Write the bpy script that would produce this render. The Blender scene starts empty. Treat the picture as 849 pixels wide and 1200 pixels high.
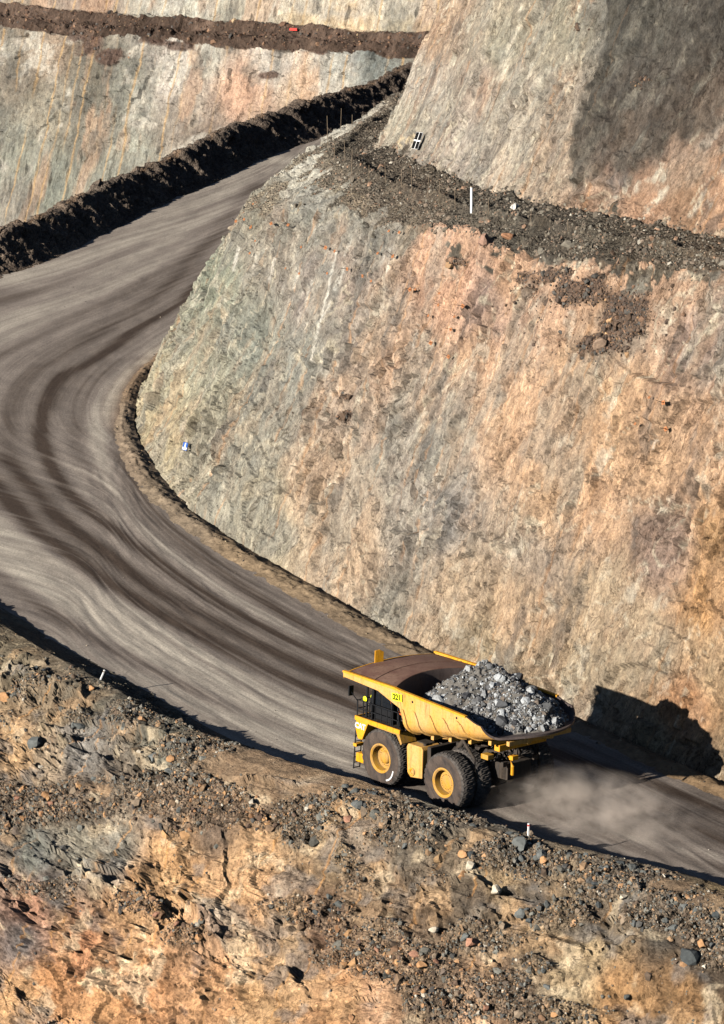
import bpy, math, random
import numpy as np
from mathutils import Matrix, Vector, noise as mnoise
random.seed(7)
rng = np.random.default_rng(11)
scene = bpy.context.scene
COL = scene.collection

# ------------------------------------------------------------------ camera numbers (used to measure the place from the photo)
TH = math.radians(13.8685); F = 4940.0
CAM = np.array([-5.0, -248.64, 76.02])
FW = np.array([0, math.cos(TH), -math.sin(TH)]); UP = np.array([0, math.sin(TH), math.cos(TH)]); RT = np.array([1.0, 0, 0])

def softplus(x): return np.log1p(np.exp(np.clip(x, -40, 40))) + np.maximum(x - 40, 0)
def zr(X, Y):
    """height of the haul road"""
    return -0.146 - 0.0261*np.clip(X, -60, 60) - 0.0098*np.minimum(Y, 60) + 0.52*softplus((Y - 32)/9.0)
def ray(px, py): return FW + RT*(px - 424.5)/F - UP*(py - 600)/F
def at_road(px, py, h=0.0):
    d = ray(px, py); t0, t1 = 150.0, 900.0
    for _ in range(50):
        t = .5*(t0 + t1); p = CAM + t*d
        if p[2] > zr(p[0], p[1]) + h: t0 = t
        else: t1 = t
    return CAM + t0*d
def proj(P):
    d = np.asarray(P, float) - CAM; w = d @ FW
    return 424.5 + F*(d @ RT)/w, 600 - F*(d @ UP)/w

# ------------------------------------------------------------------ numpy noise
def _h(ix, iy, iz, seed):
    n = (ix*374761393 + iy*668265263 + iz*2147483647 + seed*1274126177) & 0xFFFFFFFF
    n = ((n ^ (n >> 13))*1274126177) & 0xFFFFFFFF
    n = n ^ (n >> 16)
    return (n & 0xFFFF).astype(np.float32)*(1/65535.0)
def vn3(x, y, z, seed=0):
    fx, fy, fz = np.floor(x), np.floor(y), np.floor(z)
    ix, iy, iz = fx.astype(np.int64), fy.astype(np.int64), fz.astype(np.int64)
    u, v, w = (x - fx).astype(np.float32), (y - fy).astype(np.float32), (z - fz).astype(np.float32)
    u = u*u*(3 - 2*u); v = v*v*(3 - 2*v); w = w*w*(3 - 2*w)
    r = 0
    for a in (0, 1):
        wa = u if a else 1 - u
        for b in (0, 1):
            wb = wa*(v if b else 1 - v)
            for c in (0, 1):
                r = r + wb*(w if c else 1 - w)*_h(ix + a, iy + b, iz + c, seed)
    return r*2 - 1
def vn2(x, y, seed=0):
    fx, fy = np.floor(x), np.floor(y)
    ix, iy = fx.astype(np.int64), fy.astype(np.int64)
    u, v = (x - fx).astype(np.float32), (y - fy).astype(np.float32)
    u = u*u*(3 - 2*u); v = v*v*(3 - 2*v)
    r = 0
    for a in (0, 1):
        wa = u if a else 1 - u
        for b in (0, 1):
            r = r + wa*(v if b else 1 - v)*_h(ix + a, iy + b, ix*0, seed)
    return r*2 - 1
def fbm2(x, y, o=4, seed=0, gain=.5):
    s, a, t = 0, 1.0, 0
    for i in range(o):
        s = s + a*vn2(x, y, seed + i*17); t += a
        x = x*2.03 + 11.3; y = y*2.03 + 7.7; a *= gain
    return s/t
def fbm3(P, f, o=4, seed=0, gain=.5):
    s, a, t = 0, 1.0, 0
    x, y, z = P[..., 0]*f, P[..., 1]*f, P[..., 2]*f
    for i in range(o):
        s = s + a*vn3(x, y, z, seed + i*19); t += a
        x, y, z = x*2.03 + 3.1, y*2.03 + 5.2, z*2.03 + 9.7; a *= gain
    return s/t
def facets(x, y, seed=0, tilt=1.0, full=False):
    """broken rock: every cell of a jittered lattice is a plane with its own tilt and step; also returns distance to the crack"""
    fx, fy = np.floor(x).astype(np.int64), np.floor(y).astype(np.int64)
    b1 = np.full(x.shape, 9.0, np.float32); b2 = b1.copy(); val = np.zeros(x.shape, np.float32); tone = val.copy()
    for i in (-1, 0, 1):
        for j in (-1, 0, 1):
            cx, cy = fx + i, fy + j; zz = cx*0
            jx, jy = _h(cx, cy, zz, seed), _h(cx, cy, zz, seed + 5)
            dx = (x - (cx + jx)).astype(np.float32); dy = (y - (cy + jy)).astype(np.float32)
            d = dx*dx + dy*dy
            tx = _h(cx, cy, zz, seed + 9) - .5; ty = _h(cx, cy, zz, seed + 13) - .5; st = _h(cx, cy, zz, seed + 21) - .5
            v = tilt*(tx*dx + ty*dy)*1.6 + st*.6
            m = d < b1
            b2 = np.where(m, b1, np.minimum(b2, d)); val = np.where(m, v, val); tone = np.where(m, _h(cx, cy, zz, seed + 31), tone); b1 = np.where(m, d, b1)
    return (val, np.sqrt(b2) - np.sqrt(b1), tone - .5) if full else (val, np.sqrt(b2) - np.sqrt(b1))
def sstep(a, b, x):
    t = np.clip((x - a)/(b - a), 0, 1); return t*t*(3 - 2*t)
def lin(c):
    c = np.asarray(c, float)/255.0
    return np.where(c <= .04045, c/12.92, ((c + .055)/1.055)**2.4)
ALB = np.array([.71, .735, .765])
def desat(c, k=.80):
    l = (c @ np.array([.2126, .7152, .0722]))[..., None]
    return l + (c - l)*k
def mixc(a, b, m): return a + (np.asarray(b) - a)*m[..., None]

# ------------------------------------------------------------------ tagging and linking
def tag(o, label=None, cat=None, group=None, kind=None):
    if label: o['label'] = label
    if cat: o['category'] = cat
    if group: o['group'] = group
    if kind: o['kind'] = kind
    return o
def link(name, me, mat=None, parent=None):
    o = bpy.data.objects.new(name, me); COL.objects.link(o)
    if mat is not None:
        for m in (mat if isinstance(mat, (list, tuple)) else [mat]): me.materials.append(m)
    if parent is not None: o.parent = parent
    return o
def mesh_np(name, V, Q, col=None, uv=None, smooth=True):
    V = np.ascontiguousarray(V, np.float32).reshape(-1, 3); Q = np.ascontiguousarray(Q, np.int32)
    k = Q.shape[1]
    me = bpy.data.meshes.new(name)
    me.vertices.add(len(V)); me.vertices.foreach_set('co', V.ravel())
    me.loops.add(Q.size); me.loops.foreach_set('vertex_index', Q.ravel())
    me.polygons.add(len(Q)); me.polygons.foreach_set('loop_start', np.arange(0, Q.size, k, dtype=np.int32))
    me.polygons.foreach_set('use_smooth', np.full(len(Q), smooth, bool))
    me.update(calc_edges=True)
    if col is not None:
        a = me.attributes.new('tint', 'FLOAT_COLOR', 'POINT')
        c = np.ones((len(V), 4), np.float32); c[:, :3] = np.asarray(col).reshape(-1, 3)
        a.data.foreach_set('color', c.ravel())
    if uv is not None:
        a = me.attributes.new('strata', 'FLOAT_VECTOR', 'POINT')
        uv = np.asarray(uv); k3 = uv.shape[-1]; c = np.zeros((len(V), 3), np.float32); c[:, :k3] = uv.reshape(-1, k3)
        a.data.foreach_set('vector', c.ravel())
    return me
def grid_quads(nv, nu):
    i = np.arange(nv*nu).reshape(nv, nu)
    return np.stack([i[:-1, :-1], i[:-1, 1:], i[1:, 1:], i[1:, :-1]], -1).reshape(-1, 4)
def grid_obj(name, P, mat, col=None, uv=None, flip=False, smooth=True):
    Q = grid_quads(*P.shape[:2])
    if flip: Q = Q[:, ::-1]
    o = link(name, mesh_np(name, P, Q, col, uv, smooth), mat)
    return o
def catmull(C, t):
    C = np.asarray(C, float); n = len(C)
    t = np.clip(t, 0, n - 1 - 1e-6); i = t.astype(int); f = (t - i)[:, None]
    g = lambda k: C[np.clip(k, 0, n - 1)]
    p0, p1, p2, p3 = g(i - 1), g(i), g(i + 1), g(i + 2)
    p0 = np.where((i == 0)[:, None], 2*p1 - p2, p0); p3 = np.where((i >= n - 2)[:, None], 2*p2 - p1, p3)
    return .5*((2*p1) + (p2 - p0)*f + (2*p0 - 5*p1 + 4*p2 - p3)*f*f + (3*p1 - p0 - 3*p2 + p3)*f**3)
def even(C, step, wt=None):
    """parameters along the control polyline, evenly spaced by length"""
    t = np.linspace(0, len(C) - 1, 4000); p = catmull(C, t)
    d = np.r_[0, np.linalg.norm(np.diff(p, axis=0), axis=1)]
    if wt is not None: d = d*np.interp(t, np.arange(len(C)), wt)
    s = np.cumsum(d); n = max(2, int(s[-1]/step))
    return np.interp(np.linspace(0, s[-1], n), s, t)
def normals(P):
    du = np.gradient(P, axis=1); dv = np.gradient(P, axis=0)
    n = np.cross(du, dv); return n/np.maximum(np.linalg.norm(n, axis=-1, keepdims=True), 1e-6)
def patchwork(P, pts, warp=14.0, power=3.0):
    """geological colour patches: nearest measured sample spots win, borders warped"""
    x, y = proj(P)
    w3 = P*1.0
    x = x + warp*fbm3(w3, .23, 4, 301); y = y + warp*1.6*fbm3(w3, .19, 4, 377)
    num = np.zeros(P.shape, np.float32); den = np.zeros(P.shape[:2], np.float32)
    for (a, b, c) in pts:
        w = 1.0/(((x - a)**2 + ((y - b)*.75)**2 + 60.0)**(power/2*1.3)).astype(np.float32)
        num += w[..., None]*lin(c).astype(np.float32); den += w
    return num/den[..., None]
def poly_dist(x, y, pts):
    d = np.full(x.shape, 1e9)
    for (a, b), (c, e) in zip(pts[:-1], pts[1:]):
        L = (c - a)**2 + (e - b)**2
        t = np.clip(((x - a)*(c - a) + (y - b)*(e - b))/max(L, 1e-9), 0, 1)
        d = np.minimum(d, np.hypot(x - a - t*(c - a), y - b - t*(e - b)))
    return d
def slabs(x, seed):
    """overlapping slabs: each ramps back and ends in a sharp step that faces right and down"""
    k = np.floor(x); return (k + 1 - x - .5).astype(np.float32)*(.5 + _h(k.astype(np.int64), k.astype(np.int64)*0, k.astype(np.int64)*0, seed))
def soften(a, n=1):
    for _ in range(n):
        a = a.copy(); a[1:-1] = (a[:-2] + 2*a[1:-1] + a[2:])/4; a[:, 1:-1] = (a[:, :-2] + 2*a[:, 1:-1] + a[:, 2:])/4
    return a
def blob(x, y, spots):
    m = np.zeros(x.shape)
    for (a, b, rx, ry, s) in spots:
        m = np.maximum(m, s*np.clip(1.25 - np.hypot((x - a)/rx, (y - b)/ry), 0, 1))
    return m

# ------------------------------------------------------------------ materials
class NT:
    def __init__(s, name):
        s.m = bpy.data.materials.new(name); s.m.use_nodes = True; s.t = s.m.node_tree; s.t.nodes.clear()
        s.out = s.n('ShaderNodeOutputMaterial')
    def n(s, typ, **k):
        o = s.t.nodes.new(typ)
        for a, b in k.items(): setattr(o, a, b)
        return o
    def l(s, a, b): s.t.links.new(a, b)
    def noise(s, vec, scale, detail=4, rough=.6):
        o = s.n('ShaderNodeTexNoise'); o.inputs['Scale'].default_value = scale
        o.inputs['Detail'].default_value = detail; o.inputs['Roughness'].default_value = rough
        if vec is not None: s.l(vec, o.inputs['Vector'])
        return o.outputs['Fac']
    def ramp(s, fac, stops):
        o = s.n('ShaderNodeValToRGB'); e = o.color_ramp.elements
        while len(e) < len(stops): e.new(.5)
        for k, (p, c) in enumerate(stops):
            e[k].position = p; e[k].color = (*c, 1) if len(c) == 3 else c
        s.l(fac, o.inputs['Fac']); return o.outputs['Color']
    def mix(s, fac, a, b, blend='MIX'):
        o = s.n('ShaderNodeMix', data_type='RGBA', blend_type=blend)
        for sock, v in ((o.inputs[0], fac), (o.inputs[6], a), (o.inputs[7], b)):
            if isinstance(v, (int, float)): sock.default_value = v
            elif isinstance(v, tuple): sock.default_value = (*v, 1) if len(v) == 3 else v
            else: s.l(v, sock)
        return o.outputs[2]
    def math(s, op, a, b=None):
        o = s.n('ShaderNodeMath', operation=op)
        for k, v in enumerate((a, b)):
            if v is None: continue
            if isinstance(v, (int, float)): o.inputs[k].default_value = v
            else: s.l(v, o.inputs[k])
        return o.outputs[0]
    def bsdf(s, color, rough=.9, spec=.2, metal=0.0, bump=None, bstr=.5, bdist=.1):
        b = s.n('ShaderNodeBsdfPrincipled')
        if isinstance(color, tuple): b.inputs['Base Color'].default_value = (*color, 1)
        else: s.l(color, b.inputs['Base Color'])
        if isinstance(rough, (int, float)): b.inputs['Roughness'].default_value = rough
        else: s.l(rough, b.inputs['Roughness'])
        b.inputs['Specular IOR Level'].default_value = spec; b.inputs['Metallic'].default_value = metal
        if bump is not None:
            k = s.n('ShaderNodeBump'); k.inputs['Strength'].default_value = bstr; k.inputs['Distance'].default_value = bdist
            s.l(bump, k.inputs['Height']); s.l(k.outputs[0], b.inputs['Normal'])
        s.l(b.outputs[0], s.out.inputs['Surface']); return b

def m_rock(name, speck=.30, bstr=.8, bdist=.12, stretch=True, pebbles=0.0, joints=.8):
    N = NT(name); a = N.n('ShaderNodeAttribute', attribute_name='tint')
    st = N.n('ShaderNodeAttribute', attribute_name='strata')
    pos = N.n('ShaderNodeNewGeometry').outputs['Position']
    mp = N.n('ShaderNodeMapping'); N.l(st.outputs['Vector'], mp.inputs['Vector'])
    mp.inputs['Scale'].default_value = (1.0, .58, 0) if stretch else (1, 1, 0)
    wv = N.n('ShaderNodeVectorMath', operation='MULTIPLY_ADD'); nc = N.n('ShaderNodeTexNoise'); nc.inputs['Scale'].default_value = .9; nc.inputs['Detail'].default_value = 4
    N.l(mp.outputs[0], nc.inputs['Vector']); N.l(nc.outputs['Color'], wv.inputs[0]); wv.inputs[1].default_value = (1.1, 1.1, 0); N.l(mp.outputs[0], wv.inputs[2])
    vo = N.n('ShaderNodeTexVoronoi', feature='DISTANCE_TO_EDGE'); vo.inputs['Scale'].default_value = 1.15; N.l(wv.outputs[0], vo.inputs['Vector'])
    vc = N.n('ShaderNodeTexVoronoi', feature='F1'); vc.inputs['Scale'].default_value = 2.6; N.l(wv.outputs[0], vc.inputs['Vector'])
    n1 = N.noise(mp.outputs[0], 3.1, 6, .7); n2 = N.noise(pos, 7.5, 5, .75); n3 = N.noise(pos, 1.1, 5, .65)
    lo, hi = 1 - speck, 1 + speck
    c = N.mix(1.0, a.outputs['Color'], N.ramp(n1, [(.28, (lo*.9, lo*.88, lo*.87)), (.5, (1, 1, 1)), (.74, (hi, hi*.99, hi*.97))]), 'MULTIPLY')
    c = N.mix(1.0, c, N.ramp(n2, [(.30, (lo*.8, lo*.8, lo*.82)), (.47, (1, 1, 1)), (.7, (hi, hi, hi))]), 'MULTIPLY')
    c = N.mix(.35, c, N.mix(1.0, c, N.ramp(n3, [(.35, (.75, .78, .8)), (.65, (1.22, 1.1, .98))]), 'MULTIPLY'))
    ck = N.ramp(vo.outputs['Distance'], [(.0, (.42, .40, .38)), (.035, (1, 1, 1))])  # crack lines darkened in the colour, standing in for shade in their depth
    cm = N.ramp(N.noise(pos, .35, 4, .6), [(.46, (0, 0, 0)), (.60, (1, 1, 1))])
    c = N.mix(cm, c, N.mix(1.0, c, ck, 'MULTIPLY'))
    sp = N.n('ShaderNodeSeparateColor'); N.l(vc.outputs['Color'], sp.inputs[0])
    c = N.mix(1.0, c, N.ramp(sp.outputs[0], [(0, (.86, .85, .84)), (1, (1.14, 1.14, 1.13))]), 'MULTIPLY')
    vd = N.n('ShaderNodeTexVoronoi', feature='F1'); vd.inputs['Scale'].default_value = .95; N.l(wv.outputs[0], vd.inputs['Vector'])
    sd = N.n('ShaderNodeSeparateColor'); N.l(vd.outputs['Color'], sd.inputs[0])
    c = N.mix(1.0, c, N.ramp(sd.outputs[1], [(0, (.90, .89, .89)), (1, (1.10, 1.10, 1.08))]), 'MULTIPLY')
    for ang, sc, w in ((.10, .55, .010), (.95, .42, .008), (-.6, .6, .007)):
        m2 = N.n('ShaderNodeMapping'); N.l(st.outputs['Vector'], m2.inputs['Vector']); m2.inputs['Rotation'].default_value = (0, 0, ang); m2.inputs['Scale'].default_value = (sc, sc*.22, 0)
        jn = N.math('ABSOLUTE', N.math('SUBTRACT', N.noise(m2.outputs[0], 1.7, 5, .55), .5))
        jm = N.ramp(N.noise(pos, .28, 3, .6), [(.45, (0, 0, 0)), (.58, (1, 1, 1))])
        c = N.mix(N.math('MULTIPLY', jm, joints), c, N.mix(1.0, c, N.ramp(jn, [(0, (.38, .36, .34)), (w, (1, 1, 1))]), 'MULTIPLY'))
    h = N.math('ADD', N.math('MULTIPLY', n1, .8), N.math('ADD', N.math('MULTIPLY', n2, .6), N.math('MULTIPLY', n3, .9)))
    h = N.math('ADD', h, N.math('ADD', N.math('MULTIPLY', sp.outputs[1], .35), N.math('MULTIPLY', sd.outputs[0], .45)))
    if pebbles:
        vp = N.n('ShaderNodeTexVoronoi', feature='F1'); vp.inputs['Scale'].default_value = 5.5; N.l(pos, vp.inputs['Vector'])
        s2 = N.n('ShaderNodeSeparateColor'); N.l(vp.outputs['Color'], s2.inputs[0])
        sx = N.n('ShaderNodeSeparateXYZ'); N.l(st.outputs['Vector'], sx.inputs[0]); loose = sx.outputs['Z']
        c = N.mix(loose, c, N.mix(1.0, c, N.ramp(s2.outputs[1], [(0, (.76, .75, .74)), (.5, (1, 1, 1)), (1, (1.45, 1.42, 1.36))]), 'MULTIPLY'))
        h = N.math('SUBTRACT', h, N.math('MULTIPLY', N.math('MULTIPLY', vp.outputs['Distance'], pebbles), loose))
    N.bsdf(c, .95, .1, bump=h, bstr=bstr, bdist=bdist); return N.m
def m_tinted(name, rough=.9, scale=6.0, amt=.25, bdist=.05, bstr=.6, spec=.15):
    """stones, dirt: own colour attribute with a fine grain"""
    N = NT(name); a = N.n('ShaderNodeAttribute', attribute_name='tint'); pos = N.n('ShaderNodeNewGeometry').outputs['Position']
    n1 = N.noise(pos, scale, 5, .65)
    c = N.mix(1.0, a.outputs['Color'], N.ramp(n1, [(.3, (1 - amt,)*3), (.7, (1 + amt,)*3)]), 'MULTIPLY')
    N.bsdf(c, rough, spec, bump=n1, bstr=bstr, bdist=bdist); return N.m
def m_road():
    N = NT('road_gravel'); a = N.n('ShaderNodeAttribute', attribute_name='tint'); st = N.n('ShaderNodeAttribute', attribute_name='strata')
    pos = N.n('ShaderNodeNewGeometry').outputs['Position']
    mp = N.n('ShaderNodeMapping'); N.l(st.outputs['Vector'], mp.inputs['Vector']); mp.inputs['Scale'].default_value = (.022, 1.0, 1)
    n1 = N.noise(mp.outputs[0], 2.2, 6, .7); n2 = N.noise(pos, 8.0, 5, .8); n3 = N.noise(pos, .35, 4, .6)
    c = N.mix(1.0, a.outputs['Color'], N.ramp(n1, [(.3, (.91, .91, .91)), (.7, (1.08, 1.08, 1.08))]), 'MULTIPLY')
    m3 = N.n('ShaderNodeMapping'); N.l(st.outputs['Vector'], m3.inputs['Vector']); m3.inputs['Scale'].default_value = (.007, 1.0, 0)
    n4 = N.noise(m3.outputs[0], 5.5, 4, .7)
    c = N.mix(1.0, c, N.ramp(n4, [(.33, (.88, .87, .86)), (.67, (1.09, 1.09, 1.09))]), 'MULTIPLY')
    c = N.mix(1.0, c, N.ramp(n2, [(.3, (.56, .56, .56)), (.5, (1, 1, 1)), (.70, (1.5, 1.49, 1.46))]), 'MULTIPLY')
    c = N.mix(1.0, c, N.ramp(n3, [(.35, (.9, .89, .88)), (.65, (1.08, 1.07, 1.05))]), 'MULTIPLY')
    h = N.math('ADD', N.math('MULTIPLY', n1, .6), n2)
    N.bsdf(c, .95, .1, bump=h, bstr=.35, bdist=.04); return N.m
def m_paint(name, base, dust=(.50, .36, .20), amt=.5, rough=.5, scale=1.3, spec=.35):
    N = NT(name); tc = N.n('ShaderNodeTexCoord').outputs['Object']
    mp = N.n('ShaderNodeMapping'); N.l(tc, mp.inputs['Vector']); mp.inputs['Scale'].default_value = (1, 1, .45)
    n1 = N.noise(mp.outputs[0], scale, 6, .7); n2 = N.noise(tc, scale*9, 4, .7)
    f = N.math('MULTIPLY', N.ramp(n1, [(.32, (0, 0, 0)), (.68, (1, 1, 1))]), amt)
    c = N.mix(f, base, dust)
    ms = N.n('ShaderNodeMapping'); N.l(tc, ms.inputs['Vector']); ms.inputs['Scale'].default_value = (3.2, 3.2, .35)
    ns = N.noise(ms.outputs[0], 1.6, 5, .7)
    c = N.mix(1.0, c, N.ramp(ns, [(.30, (.60, .55, .50)), (.46, (1, 1, 1)), (.75, (1.06, 1.06, 1.08))]), 'MULTIPLY')
    c = N.mix(1.0, c, N.ramp(n2, [(.32, (.82, .8, .78)), (.55, (1.04, 1.04, 1.04))]), 'MULTIPLY')
    N.bsdf(c, N.ramp(n1, [(.3, (rough,)*3), (.7, (min(1, rough + .35),)*3)]), spec, bump=n2, bstr=.15, bdist=.02); return N.m
def m_flat(name, base, rough=.6, spec=.3, metal=0.0):
    N = NT(name); tc = N.n('ShaderNodeTexCoord').outputs['Object']; n = N.noise(tc, 6.0, 4, .65)
    c = N.mix(1.0, base, N.ramp(n, [(.3, (.8, .8, .8)), (.7, (1.12, 1.12, 1.12))]), 'MULTIPLY')
    N.bsdf(c, rough, spec, metal); return N.m

M = {}
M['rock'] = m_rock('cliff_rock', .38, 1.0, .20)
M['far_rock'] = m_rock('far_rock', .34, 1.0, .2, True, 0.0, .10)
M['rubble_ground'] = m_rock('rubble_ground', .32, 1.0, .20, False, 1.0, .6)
M['stone'] = m_tinted('loose_stone')
M['ore'] = m_tinted('ore_stone', .75, 9.0, .3, .04, .6, .3)
M['dirt'] = m_tinted('dirt', .95, 5.0, .28, .08, .8, .1)
M['road'] = m_road()
M['yellow'] = m_paint('yellow_paint', (.72, .315, .004), (.46, .26, .08), .35, .42)
M['tray_yellow'] = m_paint('dusty_yellow_paint', (.60, .295, .038), (.54, .33, .145), .88, .5, .8)
M['rim'] = m_paint('rim_yellow', (.54, .27, .015), (.34, .205, .09), .9, .5, 2.2)
M['rust'] = m_paint('rusted_steel', (.15, .072, .050), (.27, .165, .11), .8, .55, .9, .4)
M['tray_inside'] = m_paint('worn_steel', (.06, .045, .042), (.16, .12, .10), .6, .5, 1.2)
M['black'] = m_flat('black_steel', (.012, .012, .013), .6, .15)
M['matt_black'] = m_flat('matt_black', (.010, .010, .010), .95, .02)
M['dark'] = m_paint('grimy_steel', (.028, .025, .023), (.12, .085, .055), .5, .7, 2.5, .2)
M['rubber'] = m_paint('tyre_rubber', (.034, .029, .027), (.115, .084, .064), .85, .85, 2.0, .15)
M['tread'] = m_paint('tyre_tread', (.040, .037, .035), (.15, .128, .108), .85, .9, 3.0, .12)
M['glass'] = m_flat('cab_glass', (.010, .012, .015), .12, .5)
M['white'] = m_flat('white_paint', (.78, .77, .74), .6)
M['plate'] = m_flat('number_plate_yellow', (.80, .80, .02), .5)
M['orange'] = m_flat('orange_plate', (.42, .17, .07), .9)
M['stake'] = m_flat('weathered_wood', (.20, .15, .10), .9)
M['blue'] = m_flat('blue_board', (.02, .09, .35), .5)
M['red'] = m_flat('red_plastic', (.62, .045, .03), .5)
M['hose'] = m_flat('orange_part', (.55, .10, .02), .5)

# ------------------------------------------------------------------ the setting: inner rock spur
Fpx = [(1300, 1115), (1050, 1004), (849, 915), (700, 849), (600, 803), (500, 758), (440, 725), (380, 690), (300, 645), (240, 605), (200, 570), (172, 530), (160, 505), (158, 485)]
Fc = [at_road(*p)[:2] for p in Fpx] + [np.array(q) for q in ((-22.9, 90.), (-20.5, 102.), (-15., 120.), (-6.5, 145.), (6., 180.), (30., 240.))]
Fc = np.array(Fc); nF = len(Fc)
_t = np.arange(nF, dtype=float)
tan = catmull(Fc, np.clip(_t + .3, 0, nF - 1)) - catmull(Fc, np.clip(_t - .3, 0, nF - 1))
tan /= np.linalg.norm(tan, axis=1, keepdims=True)
INW = np.stack([tan[:, 1], -tan[:, 0]], 1)                      # horizontal direction into the rock
for _ in range(2): INW[1:-1] = (INW[:-2] + 2*INW[1:-1] + INW[2:])/4
INW /= np.linalg.norm(INW, axis=1, keepdims=True)
yK = lambda x: np.interp(x, [265, 275, 330, 385, 430, 480, 540, 600, 700, 760, 850, 1000, 1300], [252, 246, 246, 262, 255, 272, 286, 292, 306, 313, 327, 348, 390])
yP = lambda x: np.interp(x, [388, 392, 410, 450, 500, 553, 600, 700, 849, 1000, 1300], [155, 172, 192, 213, 233, 247, 256, 277, 302, 326, 375])
yG = lambda x: np.interp(x, [447, 470, 500, 540, 600, 700, 849, 1000, 1300], [168, 188, 207, 224, 245, 264, 292, 316, 365])
def march(p0, dirv, slope, ycurve, lo, hi):
    for w in np.arange(lo, hi, .05):
        q = np.array([p0[0] + dirv[0]*w, p0[1] + dirv[1]*w, p0[2] + slope*w]); x, y = proj(q)
        if y <= ycurve(x): break
    return q, w
DIP = np.interp(_t, [0, 5, 9, 11, 13, 15, nF - 1], [69, 69, 67, 64, 61, 64, 68])
F3 = np.column_stack([Fc, zr(Fc[:, 0], Fc[:, 1])])
K3, P3, G3, H3 = [], [], [], []
for k in range(nF):
    if k <= 12: K, w = march(F3[k], INW[k], math.tan(math.radians(DIP[k])), yK, 2, 20)
    else:
        K = np.r_[F3[k, :2] + INW[k]*8.0, 17.5 + .06*max(0, F3[k, 1] - 85)]
    if k <= 10: P, w = march(K, INW[k], .62, yP, .8, 14)
    elif k <= 12: P = np.r_[K[:2] + INW[k]*7.0, 0]; P[2] = K[2] + 4.2
    else: P = np.r_[K[:2] + INW[k]*7.0, K[2] + 4.0]
    K3.append(K); P3.append(P)
K3, P3 = np.array(K3), np.array(P3)
for A in (K3, P3):
    for _ in range(1): A[1:-1] = (A[:-2] + 2*A[1:-1] + A[2:])/4
for k in range(nF):
    if k <= 8: G, w = march(P3[k], INW[k], .05, yG, 3.0, 14)
    else: G = np.r_[P3[k, :2] + INW[k]*3.3, P3[k, 2] + .3]
    G3.append(G)
G3 = np.array(G3)
for _ in range(2): G3[1:-1] = (G3[:-2] + 2*G3[1:-1] + G3[2:])/4
H3 = G3 + np.column_stack([INW*13.5, np.full(nF, 30.0)])
# dense grid over the whole spur: foot -> break -> bench edge -> upper foot -> top -> plateau
tpar = even(K3, .17, np.interp(_t, [0, .6, 1.2, 15, 16.5, 18, 19], [.15, .3, 1, 1, .5, .2, .1]))
R = [catmull(A, tpar) for A in (F3, K3, P3, G3, H3)]
_s = np.cumsum(np.r_[0, np.linalg.norm(np.diff(R[1], axis=0), axis=1)])
_dip = R[1] - R[0]; _dip /= np.linalg.norm(_dip, axis=1, keepdims=True)
R[1] = R[1] + _dip*(1.3*fbm2(_s*.16, _s*0, 4, 5, .6) + .25)[:, None]
top = R[4].copy(); iw = catmull(np.column_stack([INW, np.zeros(nF)]), tpar); top += iw*14; top[:, 2] += 1.0
base = R[0].copy(); base[:, 2] -= 1.2; base[:, :2] -= iw[:, :2]*.35
R = [base] + R + [top]
ns = [6, 205, 46, 24, 185, 10]
rows, kind = [], []
for b in range(6):
    f = np.linspace(0, 1, ns[b], endpoint=False)
    for x in f: rows.append(R[b]*(1 - x) + R[b + 1]*x); kind.append(b + x)
rows.append(R[6]); kind.append(6.0)
B = np.array(rows); kind = np.array(kind)[:, None]*np.ones((1, B.shape[1]))
uu = np.r_[0, np.cumsum(np.linalg.norm(np.diff(R[2], axis=0), axis=1))][None, :]*np.ones((B.shape[0], 1))
vv = np.vstack([np.zeros((1, B.shape[1])), np.cumsum(np.linalg.norm(np.diff(B, axis=0), axis=2), axis=0)])
Nn = normals(B); Nn *= np.sign((Nn @ np.array([-.6, -.6, .5]))[:1].mean())
wall = sstep(0, .9, kind)*0 + np.where((kind < 2) | (kind > 4), 1.0, 0.0)
k_in = np.interp(kind[:, 0], [0, 1, 1.03, 1.9, 2.05, 3, 3.9, 4.05, 4.9, 5.0, 6], [.5, .5, 1, 1, .55, .35, .25, .7, 1, 1, 1])[:, None]
px, py = proj(B)
warp = fbm2(uu*.13, vv*.07, 3, 5)*2.2
big = fbm3(B, .055, 3, 41)
f1, e1 = facets((uu + warp)/4.2 + vv*.03, vv/7.5 + warp*.1, 3)
f2, e2, q2 = facets((uu + warp*.6)/1.35 + vv*.06, (vv)/2.6, 31, 1.2, True)
f3, e3, q3 = facets((uu + .5*fbm2(uu*.8, vv*.5, 2, 9))/.55 + vv*.05, vv/.95, 77, 1.2, True)
gap = sstep(.0, .3, fbm2(uu*.12 + 5, vv*.12, 3, 207))
fine = fbm2(uu*1.4, vv*.8, 4, 55, .62)
rubA = blob(px, py, [(700, 345, 60, 26, 1.0), (735, 375, 45, 32, 1.0), (705, 405, 36, 20, .95), (655, 350, 35, 18, .6), (640, 325, 50, 14, .6), (402, 487, 26, 12, .7), (352, 483, 22, 9, .6), (540, 308, 22, 8, .7), (405, 465, 18, 7, .6), (760, 95, 30, 14, .4), (668, 30, 42, 12, .6)])
rubA = sstep(.42, .72, rubA + .55*fbm2(uu*.55, vv*.5, 4, 88))*(rubA > .05)
disp = k_in*(.9*big + .62*soften(f1, 1) + (.22 + .42*gap)*f2 + (.12 + .26*gap)*f3 + (.20 + .06*gap)*fine) - k_in*wall*(.22*(1 - sstep(0, .05, e1)) + .10*(1 - sstep(0, .06, e2)))
w1 = 1.1*fbm2(uu*.22, vv*.22, 4, 501); w2 = 1.0*fbm2(uu*.3, vv*.3, 4, 511)
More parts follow.
